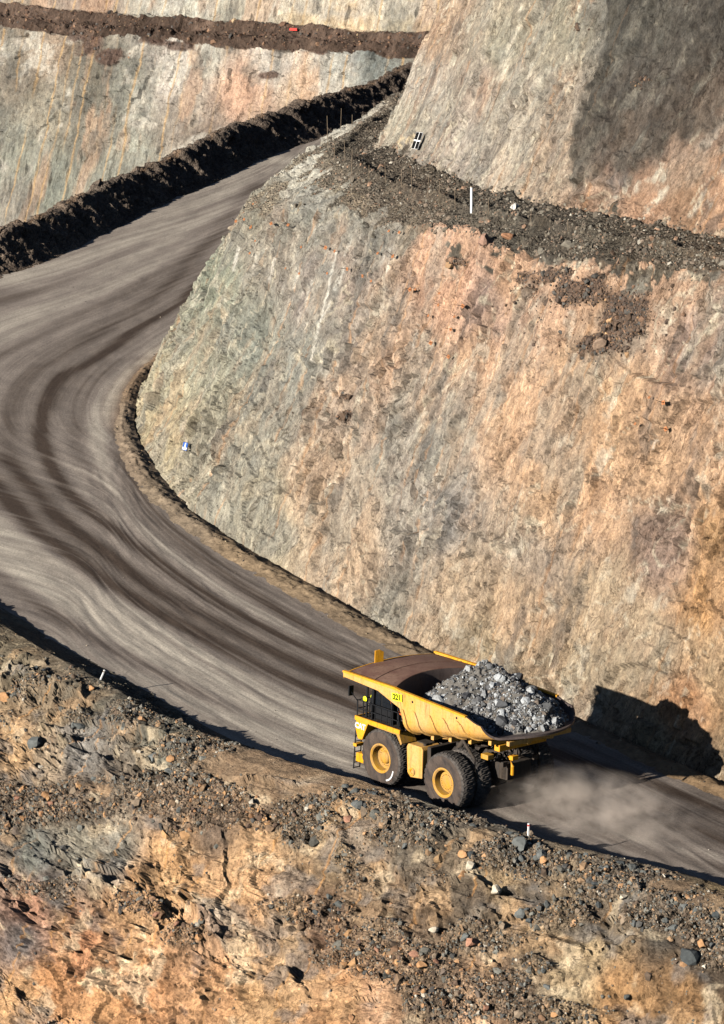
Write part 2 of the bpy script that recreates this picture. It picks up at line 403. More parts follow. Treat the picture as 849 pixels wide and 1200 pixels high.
m1 = sstep(-.05, .25, fbm2(uu*.09, vv*.09, 3, 521)); m2 = sstep(.0, .25, fbm2(uu*.10 + 9, vv*.10, 3, 531))
sl1 = slabs(uu*.30 + vv*.10 + w1, 541); sl2 = slabs(uu*.16 - vv*.36 + w2, 551); sl3 = slabs(uu*1.05 + vv*.5 + w2*1.3, 561)
disp += k_in*wall*(.10*m1*sl1 + .20*m2*sl2 + .10*m1*gap*sl3)
grav = np.interp(kind[:, 0], [1.9, 2.02, 4, 4.08], [0, 1, 1, 0])[:, None]
lump, le = facets(uu/.5, vv/.5, 101); lump2, _ = facets(uu/.22 + 3, vv/.22, 131)
rk_ = sstep(490, 420, px)*sstep(.0, .2, fbm2(uu*.30, vv*.35, 4, 147) + .20 - .35*sstep(2.3, 2.8, kind))*(kind > 1.9)*(kind < 2.8)
grav = grav*(1 - .85*rk_); disp += rk_*(.35*f2 + .2*f3)
disp += (grav*.9 + rubA)*(.20*lump + .09*lump2) + rubA*.25
# talus piled against the foot of the upper wall, and a low bund along the bench edge
tal = np.interp(kind[:, 0], [3.0, 3.5, 3.97, 4.0, 4.06], [0, .12, .5, .4, 0])[:, None]*(1 + .9*fbm2(uu*.35, vv*0, 3, 61))
bund = np.exp(-((kind - 2.93)/.10)**2)*.45*(1 + .8*fbm2(uu*.5, vv*0, 2, 63))
S = B + Nn*disp[..., None]; S[..., 2] += tal + bund

# ---- colours
low_pts = [(322,190,(206,194,170)),(338,176,(212,202,182)),(352,163,(196,186,166)),(310,212,(186,174,152)),(360,240,(170,162,146)),(420,250,(150,142,126)),(200,440,(178,165,132)),(190,500,(188,166,125)),(250,330,(150,150,126)),(230,420,(162,155,130)),(300,300,(168,155,135)),(300,400,(145,143,126)),(360,330,(168,150,135)),(350,420,(150,143,128)),(420,300,(178,155,135)),(440,380,(165,148,130)),(250,530,(168,156,132)),(300,600,(180,162,130)),(380,560,(200,165,130)),(420,640,(198,165,130)),(400,480,(182,155,130)),(470,420,(202,160,124)),(520,330,(220,165,126)),(600,320,(212,162,122)),(560,430,(212,165,124)),(490,520,(165,148,130)),(480,620,(165,150,132)),(520,600,(158,147,135)),(540,700,(196,165,130)),(600,500,(212,165,122)),(700,480,(210,163,116)),(640,600,(210,165,120)),(700,600,(208,160,116)),(600,720,(198,160,120)),(700,700,(190,158,120)),(780,640,(160,130,110)),(820,400,(165,135,115)),(790,340,(200,155,118)),(840,500,(192,150,112)),(832,700,(188,136,78)),(845,660,(186,138,84)),(840,780,(185,150,105)),(760,760,(186,160,125)),(800,820,(188,130,78)),(680,790,(165,140,108)),(560,760,(170,145,110)),(575,350,(172,140,122)),(500,470,(172,150,128)),(620,640,(175,150,125)),(760,540,(200,155,112)),(300,250,(150,140,120)),(330,265,(160,142,122)),(850,900,(150,122,88)),(760,880,(165,138,100))]
up_pts = [(470,150,(178,166,142)),(500,100,(180,165,145)),(540,180,(184,168,148)),(560,100,(172,150,128)),(520,40,(182,150,118)),(590,60,(165,155,130)),(600,150,(195,176,150)),(640,60,(165,150,122)),(660,120,(180,150,118)),(640,200,(184,158,128)),(700,10,(96,90,78)),(715,60,(92,84,74)),(690,140,(120,98,82)),(740,30,(90,85,76)),(740,100,(104,88,78)),(800,60,(103,90,78)),(840,20,(98,86,76)),(720,190,(140,108,88)),(700,240,(170,134,104)),(780,160,(138,100,76)),(840,120,(160,112,78)),(800,230,(174,134,98)),(845,250,(186,142,104)),(670,40,(158,148,122)),(655,170,(176,150,122)),(610,100,(188,168,142)),(480,190,(150,135,118)),(760,240,(174,132,98))]
gr_pts = [(330,190,(150,140,122)),(350,235,(128,118,100)),(300,228,(140,130,112)),(380,220,(118,110,95)),(420,240,(128,116,98)),(390,250,(92,88,78)),(430,130,(106,97,84)),(400,160,(96,89,78)),(450,215,(92,84,73)),(500,230,(98,88,76)),(480,255,(108,98,84)),(540,265,(90,84,74)),(600,275,(84,79,70)),(700,290,(82,76,66)),(640,262,(80,74,65)),(760,290,(86,78,66)),(849,305,(92,80,66)),(430,190,(74,68,60)),(510,215,(88,80,68))]
C_low = patchwork(S, low_pts); C_up = patchwork(S, up_pts); C_gr = patchwork(S, gr_pts, 8)*np.array([1.36, 1.28, 1.18])
kk = np.interp(kind[:, 0], [0, 2.0, 2.06, 4.02, 4.06, 6], [0, 0, 1, 1, 2, 2])[:, None]*np.ones_like(px)
rocky_sh = sstep(490, 420, px)*sstep(.0, .2, fbm2(uu*.30, vv*.35, 4, 147) + .20 - .35*sstep(2.3, 2.8, kind))*(kind > 1.9)*(kind < 2.8)
edge = kind + .34*fbm2(uu*.30, vv*.35, 5, 141, .6)*np.interp(kind, [1.7, 2, 3, 4, 4.5], [0, 1, .3, .25, 0]) - .08*np.interp(kind, [3.9, 4, 4.3], [0, 1, 0])*(fbm2(uu*.6, vv*.6, 4, 143)*1.2 - .9)
C = np.where(((edge < 2.0) | (rocky_sh > .5))[..., None], C_low*np.array([1.02, 1.04, 1.03]), np.where((edge < 4.03)[..., None], C_gr, C_up*1.10))
lumi = lin((120, 118, 108))
# strata streaks running up the dip, mottling, rust stains, veins
upk = np.where(kind > 4, 2.4, 1.5)
s1 = fbm2(uu*.6 + vv*.12, vv*.16*upk, 5, 201, .62); s2 = fbm2(uu*2.0, vv*.75*upk, 4, 231, .65); s3 = fbm2(uu*.32, vv*.22, 5, 251, .6)
C = C*(1 + .20*s1 + .24*s2*wall + .30*s3 + .12*wall*(m1*sl1 + m2*sl2))[..., None]
C = mixc(C, lin((160, 152, 134)), np.clip(.7*sstep(.12, .5, s1*.5 + fbm2(uu*.2, vv*.12, 4, 263))*wall, 0, .55))
C = mixc(C, lin((214, 168, 122)), np.clip(.3*sstep(.12, .45, fbm2(uu*.38 + 9, vv*.16, 5, 283, .62))*wall*(kind < 2), 0, .3))
C = mixc(C, lin((184, 138, 100)), np.clip(.6*sstep(.16, .45, fbm2(uu*.5 + 29, vv*.22, 5, 293, .6))*wall*(kind > 4), 0, .4))
C = mixc(C, lin((222, 206, 176)), np.clip(.8*sstep(.22, .45, fbm2(uu*.55 - 5 + vv*.1, vv*.40, 6, 311, .66))*wall*np.where(kind > 4, 1, .6), 0, .75))
C = mixc(C, lin((152, 148, 132)), .6*sstep(.05, .3, fbm2(uu*.11 + 3, vv*.12 + uu*.03, 5, 421, .6))*wall*np.where(kind > 4, .5, .18 + .82*sstep(600, 400, px)))
C = mixc(C, lin((96, 92, 88)), np.clip(.6*sstep(.2, .5, fbm2(uu*.4 + 70, vv*.16, 5, 331, .62))*wall, 0, .5))
vein = np.abs(fbm2(uu*.12 + vv*.10, vv*.05 - uu*.06, 4, 351)); C = mixc(C, lin((226, 208, 172)), .55*(1 - sstep(.002, .012, vein))*wall)
cell = np.floor(uu/1.55 + .25*np.sin(np.floor(uu/1.55)*12.9)); fr = np.abs(uu/1.55 - cell - .5 + .25*np.sin(np.floor(uu/1.55)*12.9))
pre = (1 - sstep(.03, .075, fr))*sstep(.1, .35, fbm2(cell*3.7, vv*.09, 3, 371))*wall
C = mixc(C, lin((206, 146, 84)), .5*pre)
disp2 = -.07*pre
C = mixc(C, lin((104, 82, 68)), rubA*.85)
C = C*(1 + (grav + rubA)*.35*lump + .35*grav*lump2)[..., None]
# grout runs below the rock bolts
gpx, gpy = proj(S)
for line, w, s in (([(363,428),(372,390),(384,345),(394,296)], 1.5, .9), ([(380,372),(392,340),(404,315)], 1.8, .7), ([(372,396),(366,410)], 1.2, .5), ([(280,290),(274,316)], 2.2, .8), ([(300,300),(296,322)], 1.5, .5), ([(322,303),(315,330)], 1.8, .65), ([(352,315),(344,338)], 1.5, .5), ([(412,280),(404,300)], 1.2, .5), ([(457,292),(454,318)], 1.4, .6), ([(366,330),(358,352)], 1.4, .5), ([(450,300),(446,312)], 1.2, .5), ([(490,380),(484,408)], 1.2, .55), ([(772,500),(766,525)], 1.4, .5)):
    d = poly_dist(gpx + .8*fbm2(uu*2, vv*2, 2, 7), gpy, line)
    C = mixc(C, lin((236, 226, 204)), s*(1 - sstep(w*.6, w*1.3, d))*(kind < 2.2)*sstep(-.5, .1, fbm2(uu*3, vv*1.2, 3, 19)))
# survey figures painted on the rock beside the target
for line in ([(474,161.5),(469.5,162.5),(467,168),(469.5,169.5),(468.5,173),(464.5,173.5)], [(479,160.5),(476.5,167)], [(481.5,165.5),(483,159),(486,158.5),(485.5,162),(482.5,163)]):
    d = poly_dist(gpx, gpy, line); C = mixc(C, lin((236, 208, 158)), .85*(1 - sstep(.7, 1.4, d))*(kind > 4))
S += Nn*disp2[..., None]
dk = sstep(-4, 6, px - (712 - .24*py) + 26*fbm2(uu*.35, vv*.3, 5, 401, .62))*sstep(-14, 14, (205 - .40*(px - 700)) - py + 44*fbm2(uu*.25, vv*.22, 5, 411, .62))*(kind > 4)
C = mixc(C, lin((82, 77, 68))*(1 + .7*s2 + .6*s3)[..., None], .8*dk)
C = C*(1 + (.22*q2 + .30*q3)*wall*(.5 + .8*gap))[..., None]
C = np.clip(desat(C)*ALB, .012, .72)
UVg = np.stack([uu, vv, np.clip(grav*np.ones_like(uu), 0, 1)], -1)
def band(a, b):
    r = np.where((kind[:, 0] >= a - 1e-6) & (kind[:, 0] <= b + 1e-6))[0]; return slice(r[0], r[-1] + 1)
n1, n2, n4 = 6 + 205, 6 + 205 + 46 + 24, 6 + 205 + 46 + 24 + 185
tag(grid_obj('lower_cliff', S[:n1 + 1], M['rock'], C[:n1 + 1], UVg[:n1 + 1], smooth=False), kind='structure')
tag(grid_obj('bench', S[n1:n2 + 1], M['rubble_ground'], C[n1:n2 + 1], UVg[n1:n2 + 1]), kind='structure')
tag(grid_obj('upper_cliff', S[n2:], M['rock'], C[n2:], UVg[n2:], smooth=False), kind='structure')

# ------------------------------------------------------------------ haul road with its inner windrow
def strip(ctrl, step, wt=None):
    t = even(ctrl, step, wt); return t, catmull(ctrl, t)
wo = [(0, -.25), (.35, -.1), (.9, .22), (1.5, .5), (2.1, .52), (2.7, .25), (3.2, .0), (3.6, -.12)]
tw = even(F3[:17], .2)
fw = catmull(Fc[:17], tw); iw2 = catmull(INW[:17], tw)
wid = np.interp(tw, [0, 3, 8, 10, 11, 13.2, 14, 16], [.7, .75, .85, .75, .62, .40, .4, .4])[:, None]
Wr = []
fine_rows = np.interp(np.linspace(0, 7, 34), range(8), [a for a, b in wo]), np.interp(np.linspace(0, 7, 34), range(8), [b for a, b in wo])
for d, h in zip(*fine_rows):
    q = fw - iw2*(d*wid); z = zr(q[:, 0], q[:, 1]); Wr.append(np.column_stack([q, z + h*np.interp(wid[:, 0], [.4, 1.0], [.34, .55])]))
W = np.array(Wr)[::-1]
amp = sstep(-.1, .5, W[..., 2] - zr(W[..., 0], W[..., 1]))
W[..., 2] += (.45*fbm3(W, .7, 3, 3) + .34*fbm3(W, 2.4, 3, 8))*(amp*.8 + .1)
wx, wy = proj(W)
cw = patchwork(W, [(150,500,(164,138,108)),(200,600,(158,134,104)),(300,670,(168,138,100)),(450,745,(150,124,92)),(600,820,(140,115,86)),(849,930,(150,118,80)),(165,450,(150,120,88))], 6)
cw = cw*(1 + .30*fbm3(W, .9, 4, 12) + .3*fbm3(W, 3.5, 2, 14))[..., None]
tag(grid_obj('windrow', W, M['dirt'], np.clip(desat(cw, .85)*ALB, .01, .7), W[..., :2]), kind='structure')

# outer rim of the road: the berm crest, all the way round the bend
nearpx = [(849, 1042), (780, 1022), (700, 1000), (600, 972), (520, 950), (430, 922), (300, 882), (200, 845), (120, 800), (60, 768), (0, 735)]
BH = 1.75
nearh = [BH*s_ for s_ in (1, 1, 1, 1, .97, .92, .85, .78, .72, .68, .66)]
near = [at_road(*p, h_)[:2] for p, h_ in zip(nearpx, nearh)]
dr = near[0] - near[1]; dr /= np.linalg.norm(dr)
near = [near[0] + dr*42, near[0] + dr*24, near[0] + dr*10] + near
farpx = [(0, 273), (94, 231), (207, 181), (292, 144), (349, 125), (400, 106), (480, 82)]
far = [at_road(*p, 2.6)[:2] for p in farpx]
df = far[-1] - far[-2]; df /= np.linalg.norm(df)
l0 = near[-1]; l1 = far[0]
mid = [l0 + np.array([-9., 18.]), np.array([-55., 62.]), np.array([-59., 92.]), l1 + np.array([-12., -20.])]
Oc = np.array(near + mid + far + [far[-1] + df*14, far[-1] + df*30]); nO = len(Oc); iL0 = len(near) - 1; iF0 = len(near) + 4
_o = np.arange(nO, dtype=float)
to = catmull(Oc, np.clip(_o + .3, 0, nO - 1)) - catmull(Oc, np.clip(_o - .3, 0, nO - 1)); to /= np.linalg.norm(to, axis=1, keepdims=True)
ION = np.stack([to[:, 1], -to[:, 0]], 1)                        # towards the road
hb = np.r_[[BH]*3, nearh, np.interp(_o[len(near):], [iL0, iF0, nO - 1], [nearh[-1], 2.6, 2.6])]
# road sheet: inner edge to outer toe
nu, nvr = 760, 280
Fin = Fc - INW*np.interp(_t, [0, 8, 12, 13.5, nF - 1], [1.3, 1.3, .7, .45, .4])[:, None]
ti = np.linspace(0, 1, nu)
# pair the two edges by hand-set stations (inner index, outer index)
pi = [0, 2, 5, 8, 11, 13, 15, 17, 19]; po = [0, 3, 7, 10, iL0, iL0 + 2.2, iF0 + .0, iF0 + 3.5, nO - 1]
q = np.linspace(0, len(pi) - 1, 3000)
def smooth_idx(a): return np.interp(q, range(len(a)), a)
A_, B_ = catmull(Fin, smooth_idx(pi)), catmull(Oc + ION*2.4, smooth_idx(po))
dd = np.r_[0, np.cumsum(np.linalg.norm(np.diff((A_ + B_)/2, axis=0), axis=1))]
qs = np.interp(np.linspace(0, dd[-1], nu), dd, q)
A_ = catmull(Fin, np.interp(qs, range(len(pi)), pi)); B_ = catmull(Oc + ION*2.4, np.interp(qs, range(len(po)), po))
for _ in range(30):
    A_[1:-1] = (A_[:-2] + 2*A_[1:-1] + A_[2:])/4; B_[1:-1] = (B_[:-2] + 2*B_[1:-1] + B_[2:])/4
fr = np.linspace(0, 1, nvr)[:, None, None]
XY = A_[None]*(1 - fr) + B_[None]*fr
RP = np.concatenate([XY, zr(XY[..., 0], XY[..., 1])[..., None]], -1)
ru = np.linspace(0, dd[-1], nu)[None, :]*np.ones((nvr, 1)); rv = (fr[..., 0]*np.linalg.norm(A_ - B_, axis=1)[None, :])
RP[..., 2] += .05*fbm2(ru*.12, rv*.5, 3, 5) + .03*fbm2(ru*.5, rv*.8, 3, 6)
rx, ry = proj(RP)
tone = np.zeros(rx.shape)                                     # -1 dark compacted, +1 pale loose gravel
scale_m = 19.0
XYp = RP[..., :2]
def road_band(pts, width, s, soft=1.0):
    g = np.array([at_road(*p)[:2] for p in pts]); tt = np.linspace(0, len(g) - 1, len(g)*6); g = catmull(g, tt)
    d = poly_dist(XYp[..., 0], XYp[..., 1], [tuple(p) for p in g])
    d = d + .10*width*fbm2(ru*.02, rv*.6, 3, int(width*100) + len(pts))
    md = .65 + .7*np.clip(.5 + fbm2(ru*.012, rv*2.2, 3, len(pts)*7 + 3), 0, 1)
    return s*md*(np.exp(-(d/width)**2/soft) + (.42 if s < 0 else .2)*np.exp(-((d - 2.7)/.9)**2))
bands = [
 ([(170,430),(150,470),(140,520),(165,585),(215,632),(300,697),(380,750),(440,785),(520,815)], 1.0, -.75),
 ([(330,222),(230,338),(165,384),(110,421),(73,443),(55,476),(48,509),(62,549),(92,589),(147,630),(230,690),(310,735),(420,785),(500,822)], .72, -1.1),
 ([(300,255),(240,300),(120,400),(60,435),(30,480),(20,520),(40,570),(90,620),(160,670),(260,735),(400,806)], 2.6, -.18),
 ([(-40,540),(0,573),(37,619),(84,652),(128,685),(230,742),(320,790),(420,832),(560,890)], .95, -1.1),
 ([(-60,640),(0,676),(73,725),(140,765),(260,822),(380,872),(460,905)], .9, -.8),
 ([(640,880),(746,914),(788,928),(849,949),(950,990)], 1.2, -.95),
 ([(640,935),(738,957),(788,966),(849,989),(950,1030)], 1.0, -.85),
 ([(640,960),(714,984),(788,1003),(849,1021),(950,1060)], 1.1, -.6),
 ([(-40,430),(0,415),(84,373),(183,322),(300,250),(340,200)], 1.1, -.6),
 ([(-40,360),(60,335),(200,268),(330,200)], 1.3, -.45),
 ([(250,362),(175,420),(128,470),(110,520),(125,575),(190,640),(280,703),(420,775)], 1.6, .75),
 ([(-20,612),(40,668),(100,705),(200,760),(330,822),(440,868)], 2.2, 1.0),
 ([(-20,720),(60,757),(160,802),(280,848),(400,890)], 2.2, .6),
 ([(30,330),(150,290),(330,190)], 3.0, .55), ([(-20,400),(100,345),(200,300),(320,230)], 2.2, .55),
 ([(620,955),(700,975),(849,1008)], 1.6, .55), ([(680,905),(849,965)], 1.6, .3)]
for b in bands: tone = tone + road_band(*b)
tone += .30*fbm2(ru*.005, rv*.42, 3, 15) + .18*fbm2(ru*.005, rv*1.5, 3, 25) + .12*fbm2(ru*.12, rv*.25, 4, 35)
pale, midc, dark = lin((198, 186, 168)), lin((143, 131, 120)), lin((78, 66, 57))
rc = np.where((tone > 0)[..., None], midc + (pale - midc)*np.clip(tone, 0, 1)[..., None], midc + (dark - midc)*np.clip(-tone, 0, 1)[..., None])
shoul = sstep(2.8, 0, rv)*.5
rc = mixc(rc, lin((150, 120, 88)), shoul)
tag(grid_obj('road', RP, M['road'], np.clip(rc*np.array([.98, 1.0, 1.02]), .01, .7), np.stack([ru, rv], -1)), kind='structure')

# ---- far berm and outer rim beyond the bend
def rim(i0, i1, step, prof, nsub):
    tt = np.interp(np.linspace(0, 1, 4000), [0, 1], [i0, i1]); c = catmull(Oc, tt)
    s = np.r_[0, np.cumsum(np.linalg.norm(np.diff(c, axis=0), axis=1))]
    tt = np.interp(np.arange(0, s[-1], step), s, tt); c = catmull(Oc, tt); n = catmull(ION, tt); n /= np.linalg.norm(n, axis=1, keepdims=True)
    h = np.interp(tt, _o, hb); z0 = zr(c[:, 0], c[:, 1])
    pd = np.interp(np.linspace(0, len(prof) - 1, nsub), range(len(prof)), [a for a, b in prof]); ph = np.interp(np.linspace(0, len(prof) - 1, nsub), range(len(prof)), [b for a, b in prof])
    h = h*(1 + .16*fbm2(np.arange(len(tt))*step*.09, np.arange(len(tt))*0., 3, 77))
    P = np.stack([np.column_stack([c + n*d*1.0, z0 + h*hh]) for d, hh in zip(pd, ph)])
    u = np.arange(len(tt))[None, :]*step*np.ones((nsub, 1)); v = np.r_[0, np.cumsum(np.hypot(np.diff(pd), np.diff(ph)*3))][:, None]*np.ones((1, len(tt)))
    return P, u, v, tt
FB, fu, fv, _ = rim(iL0 + .8, nO - 1, .22, [(3.8, -.08), (3.2, .0), (1.8, .42), (.35, .96), (0, 1.0), (-.7, .97), (-3.0, .2), (-9, -2.2), (-20, -7)], 110)
n_ = normals(FB); n_ *= np.sign(n_[..., 2].mean())
cl, ce = facets(fu/1.3 + fv*.2, fv/1.8, 9); cl2, _ = facets(fu/.45, fv/.5, 19)
ampf = np.interp(np.arange(110), [0, 12, 22, 109], [.0, .35, 1, 1])[:, None]
FB = FB + n_*(ampf*(.40*fbm3(FB, .25, 3, 4) + .42*cl + .24*cl2 + .34*fbm2(fu*.9, fv*.25, 3, 2)))[..., None]
fc = patchwork(FB, [(0,300,(130,114,99)),(200,220,(122,108,95)),(400,115,(116,102,90)),(480,90,(116,102,90))], 6)*(1 + .35*cl + .3*cl2)[..., None]
crest = np.exp(-((np.arange(110) - 55)/9.0)**2)[:, None]*np.ones_like(fu)
fc = mixc(fc, lin((140, 112, 86)), .7*crest*sstep(-.3, .3, fbm2(fu*.2, fv*.2, 3, 33)))
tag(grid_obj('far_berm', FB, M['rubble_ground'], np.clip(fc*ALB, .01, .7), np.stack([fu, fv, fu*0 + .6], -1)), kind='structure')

# ---- near bank: berm crest, sandy shoulder, rubble slope, broken rock face
NBp = [(3.6, -.06), (3.0, .0), (1.5, .55), (.35, .97), (-.1, 1.0), (-1.4, .88), (-2.8, .45), (-4.6, -.45), (-7.0, -2.0), (-8.6, -3.2), (-10.6, -3.9), (-12.6, -5.8), (-14.0, -7.8), (-15.4, -8.4), (-17.8, -11.5), (-20.5, -16.0), (-24, -22.0)]
NB, nu_, nv_, ntt = rim(.0, iL0 + 1.6, .105, NBp, 400)
n_ = normals(NB); n_ *= np.sign(n_[..., 2].mean())
rowf = np.linspace(0, len(NBp) - 1, 400)[:, None]*np.ones_like(nu_)
nx, ny = proj(NB)
rub_sp = [(45,945,75,34,1),(20,935,50,26,.9),(230,885,50,26,.9),(330,905,40,16,.6),(215,930,70,30,.8),(180,840,60,26,.8),(270,955,80,28,.7),(350,965,70,26,.8),(70,1040,32,13,1.0),(160,1065,45,13,.95),(215,1100,26,18,.95),(250,1130,26,12,.95),(380,1075,60,22,.95),(330,1060,50,14,.8),(430,1100,70,26,.8),(470,985,50,16,.8),(480,1140,60,34,.95),(560,1095,50,26,.8),(620,1010,90,22,.9),(500,960,90,16,.8),(720,1035,80,26,.95),(800,1075,80,36,1),(660,1075,50,18,.7),(560,1170,90,34,.95),(650,1185,70,20,.9),(840,1120,50,22,.8),(420,940,60,14,.7),(30,800,40,22,.5),(110,800,60,16,.5),(640,1130,26,18,.8),(390,1120,40,12,.7)]
bare_sp = [(315,905,70,20,1),(380,915,50,12,1),(45,890,42,26,1),(110,880,36,26,.8),(50,1000,60,28,1),(140,1000,60,26,1),(300,1025,70,30,1),(240,1040,60,40,1),(100,1130,120,60,1),(250,1160,120,50,1),(330,1105,50,22,.9),(690,1120,50,34,.95),(700,1150,70,26,.9),(590,1045,36,18,.8),(790,1160,60,26,.7),(20,1080,40,30,1),(460,1060,40,16,.7),(400,1175,60,26,.9),(760,1110,50,18,.5)]
rb = .33 + .62*blob(nx, ny, rub_sp) - .95*blob(nx, ny, bare_sp)
rough = fbm2(nu_*.45, nv_*.45, 5, 17)
rubN = sstep(.40, .62, rb + .45*rough)
rowm = np.interp(rowf[:, 0], [0, 3, 4.6, 5.5, 16], [0, 0, .35, 1, 1])[:, None]
gapm = np.interp(rowf[:, 0], [9, 11], [1, 1])[:, None]
wq = fbm2(nu_*.15, nv_*.12, 3, 8)*2.0
a1, b1 = facets((nu_ + wq)/3.6, (nv_ + .5*wq)/2.6, 5, .9); a2, b2, t2_ = facets((nu_ + .6*wq)/1.2 + .2*nv_, nv_/.95, 15, 1.4, True); a3, b3, t3_ = facets(nu_/.42 + .3*wq, nv_/.38, 25, 1.4, True)
gN2 = sstep(-.2, .2, fbm2(nu_*.12 + 4, nv_*.12, 3, 603)); gN = sstep(-.05, .3, fbm2(nu_*.14, nv_*.14, 3, 601)); wN = .75*fbm2(nu_*.16, nv_*.16, 3, 611) + .12*fbm2(nu_*.8, nv_*.8, 3, 613)
sN1 = slabs(nu_*.30 + nv_*.13 + wN, 621); sN2 = slabs(nu_*.10 - nv_*.34 + wN*.8, 631); sN3 = slabs(nu_*1.0 + nv_*.6 + wN*1.2, 641)
rockd = .9*soften(a1, 2) + (.10 + .40*gN)*a2 + (.04 + .17*gN)*a3 + .40*sN1*gN2 + .34*sN2*(1.2 - gN2) + .09*sN3 - .20*(1 - sstep(0, .03, b1)) - .10*(1 - sstep(0, .06, b2)) + .10*fbm2(nu_*1.4, nv_*1.2, 4, 35)
c1, _, d1_ = facets(nu_/.62, nv_/.62, 45, 1.3, True); c2, _, d2_ = facets(nu_/.28 + 5, nv_/.28, 55, 1.3, True)
rubd = .34*c1 + .18*c2 + .28*fbm2(nu_*.5, nv_*.4, 4, 65)
sandy = blob(nx, ny, [(300,898,95,22,1),(390,925,70,10,.9),(450,940,60,8,.7),(790,1045,40,16,.7),(845,1060,40,18,.9)])
sandy = sstep(.3, .6, sandy + .3*fbm2(nu_*.6, nv_*.6, 4, 75))
rocky = rowm*(1 - rubN)*(1 - sandy)
dn = 1.3*fbm3(NB, .09, 3, 6)*rowm + (rockd*rocky + rubd*rubN*(1 - sandy)*(.35 + .65*rowm))*1.0 + .10*fbm3(NB, 1.1, 4, 7)*(1 - rowm*.3)*(rowf[:, :1] > 1)
# rubble spills over ledges: pushed out; bare rock stays back
dn += .35*rubN*rowm
crestm = np.exp(-((rowf - 3.8)/.9)**2)
dn += crestm*(.08*fbm2(nu_*.25, nv_*0, 3, 81) + .04*fbm2(nu_*1.5, nv_*.5, 3, 82))
NS = NB + n_*dn[..., None]
near_pts = [(20,780,(122,108,86)),(100,830,(112,103,86)),(60,840,(140,120,94)),(20,880,(196,156,110)),(55,885,(176,152,122)),(95,880,(138,130,120)),(20,930,(95,86,76)),(100,940,(98,84,72)),(40,1000,(124,122,110)),(90,990,(152,142,122)),(140,1000,(146,138,122)),(40,1060,(200,146,112)),(30,1092,(116,106,100)),(60,1040,(92,84,78)),(100,1100,(194,134,90)),(200,1010,(208,158,104)),(150,1040,(192,144,96)),(60,1150,(198,140,88)),(160,1150,(196,138,88)),(30,1180,(204,156,104)),(250,1100,(196,152,112)),(300,1020,(212,162,112)),(280,1060,(200,150,102)),(200,960,(132,110,90)),(250,960,(118,98,80)),(200,880,(100,98,86)),(300,900,(152,124,94)),(370,912,(148,122,92)),(350,980,(112,98,80)),(400,1000,(168,140,102)),(330,1100,(188,154,115)),(380,1085,(118,90,70)),(420,1050,(158,128,95)),(300,1180,(192,146,96)),(400,1175,(186,134,86)),(470,985,(112,100,84)),(520,1000,(128,110,88)),(430,970,(150,122,90)),(560,1050,(110,95,78)),(480,1080,(118,97,76)),(590,1040,(168,140,102)),(620,1060,(118,102,82)),(690,1110,(190,162,120)),(670,1140,(176,150,112)),(640,1100,(146,124,96)),(700,1080,(106,92,76)),(780,1080,(84,78,70)),(840,1070,(94,84,74)),(720,1160,(174,130,82)),(800,1165,(156,118,76)),(600,1170,(98,78,62)),(500,1170,(106,88,70)),(440,1185,(196,150,110)),(560,1192,(194,152,115)),(830,1130,(86,73,60)),(845,1055,(146,124,88)),(160,800,(104,96,82)),(300,870,(120,104,84)),(600,985,(104,96,84)),(740,1020,(96,90,80)),(510,965,(112,104,90)),(250,1150,(204,150,100)),(120,1180,(200,146,94))]
cN = patchwork(NS, near_pts, 12)
cN = cN*(1 + .28*fbm2(nu_*.8, nv_*.5, 5, 91) + .22*fbm2(nu_*2.5, nv_*2.0, 3, 95))[..., None]
cN = mixc(cN, lin((210, 166, 116)), np.clip(.5*sstep(.1, .4, fbm2(nu_*.4, nv_*.3, 5, 97))*rocky, 0, .45))
cN = mixc(cN, lin((226, 200, 160)), np.clip(.55*sstep(.2, .45, fbm2(nu_*.6 + 8, nv_*.5, 5, 98))*rocky, 0, .5))
cN = mixc(cN, lin((126, 120, 114)), np.clip(.6*sstep(.2, .45, fbm2(nu_*.35 + 48, nv_*.35, 5, 99))*rocky, 0, .55))
cN = mixc(cN, lin((124, 106, 86)), .5*rubN*(1 - sandy)*rowm)
cN = cN*(1 + (.75*d1_ + .8*d2_)*rubN*(1 - sandy) + ((.15 + .35*gN)*t2_ + (.12 + .35*gN)*t3_ + .16*sN1 + .14*sN2)*rocky)[..., None]
cN = mixc(cN, lin((152, 124, 94)), .75*sandy)
cellN = np.floor(nu_/1.6); frN = np.abs(nu_/1.6 - cellN - .5 + .3*np.sin(cellN*12.9))
preN = (1 - sstep(.02, .06, frN))*sstep(.15, .4, fbm2(cellN*3.1, nv_*.12, 3, 103))*rocky
cN = mixc(cN, lin((216, 152, 76)), .6*preN)
near_bank = tag(grid_obj('near_bank', NS, M['rubble_ground'], np.clip(desat(cN, .88)*ALB*1.3, .01, .72), np.stack([nu_, nv_, rubN*(1 - .6*sandy)], -1), smooth=False), kind='structure')

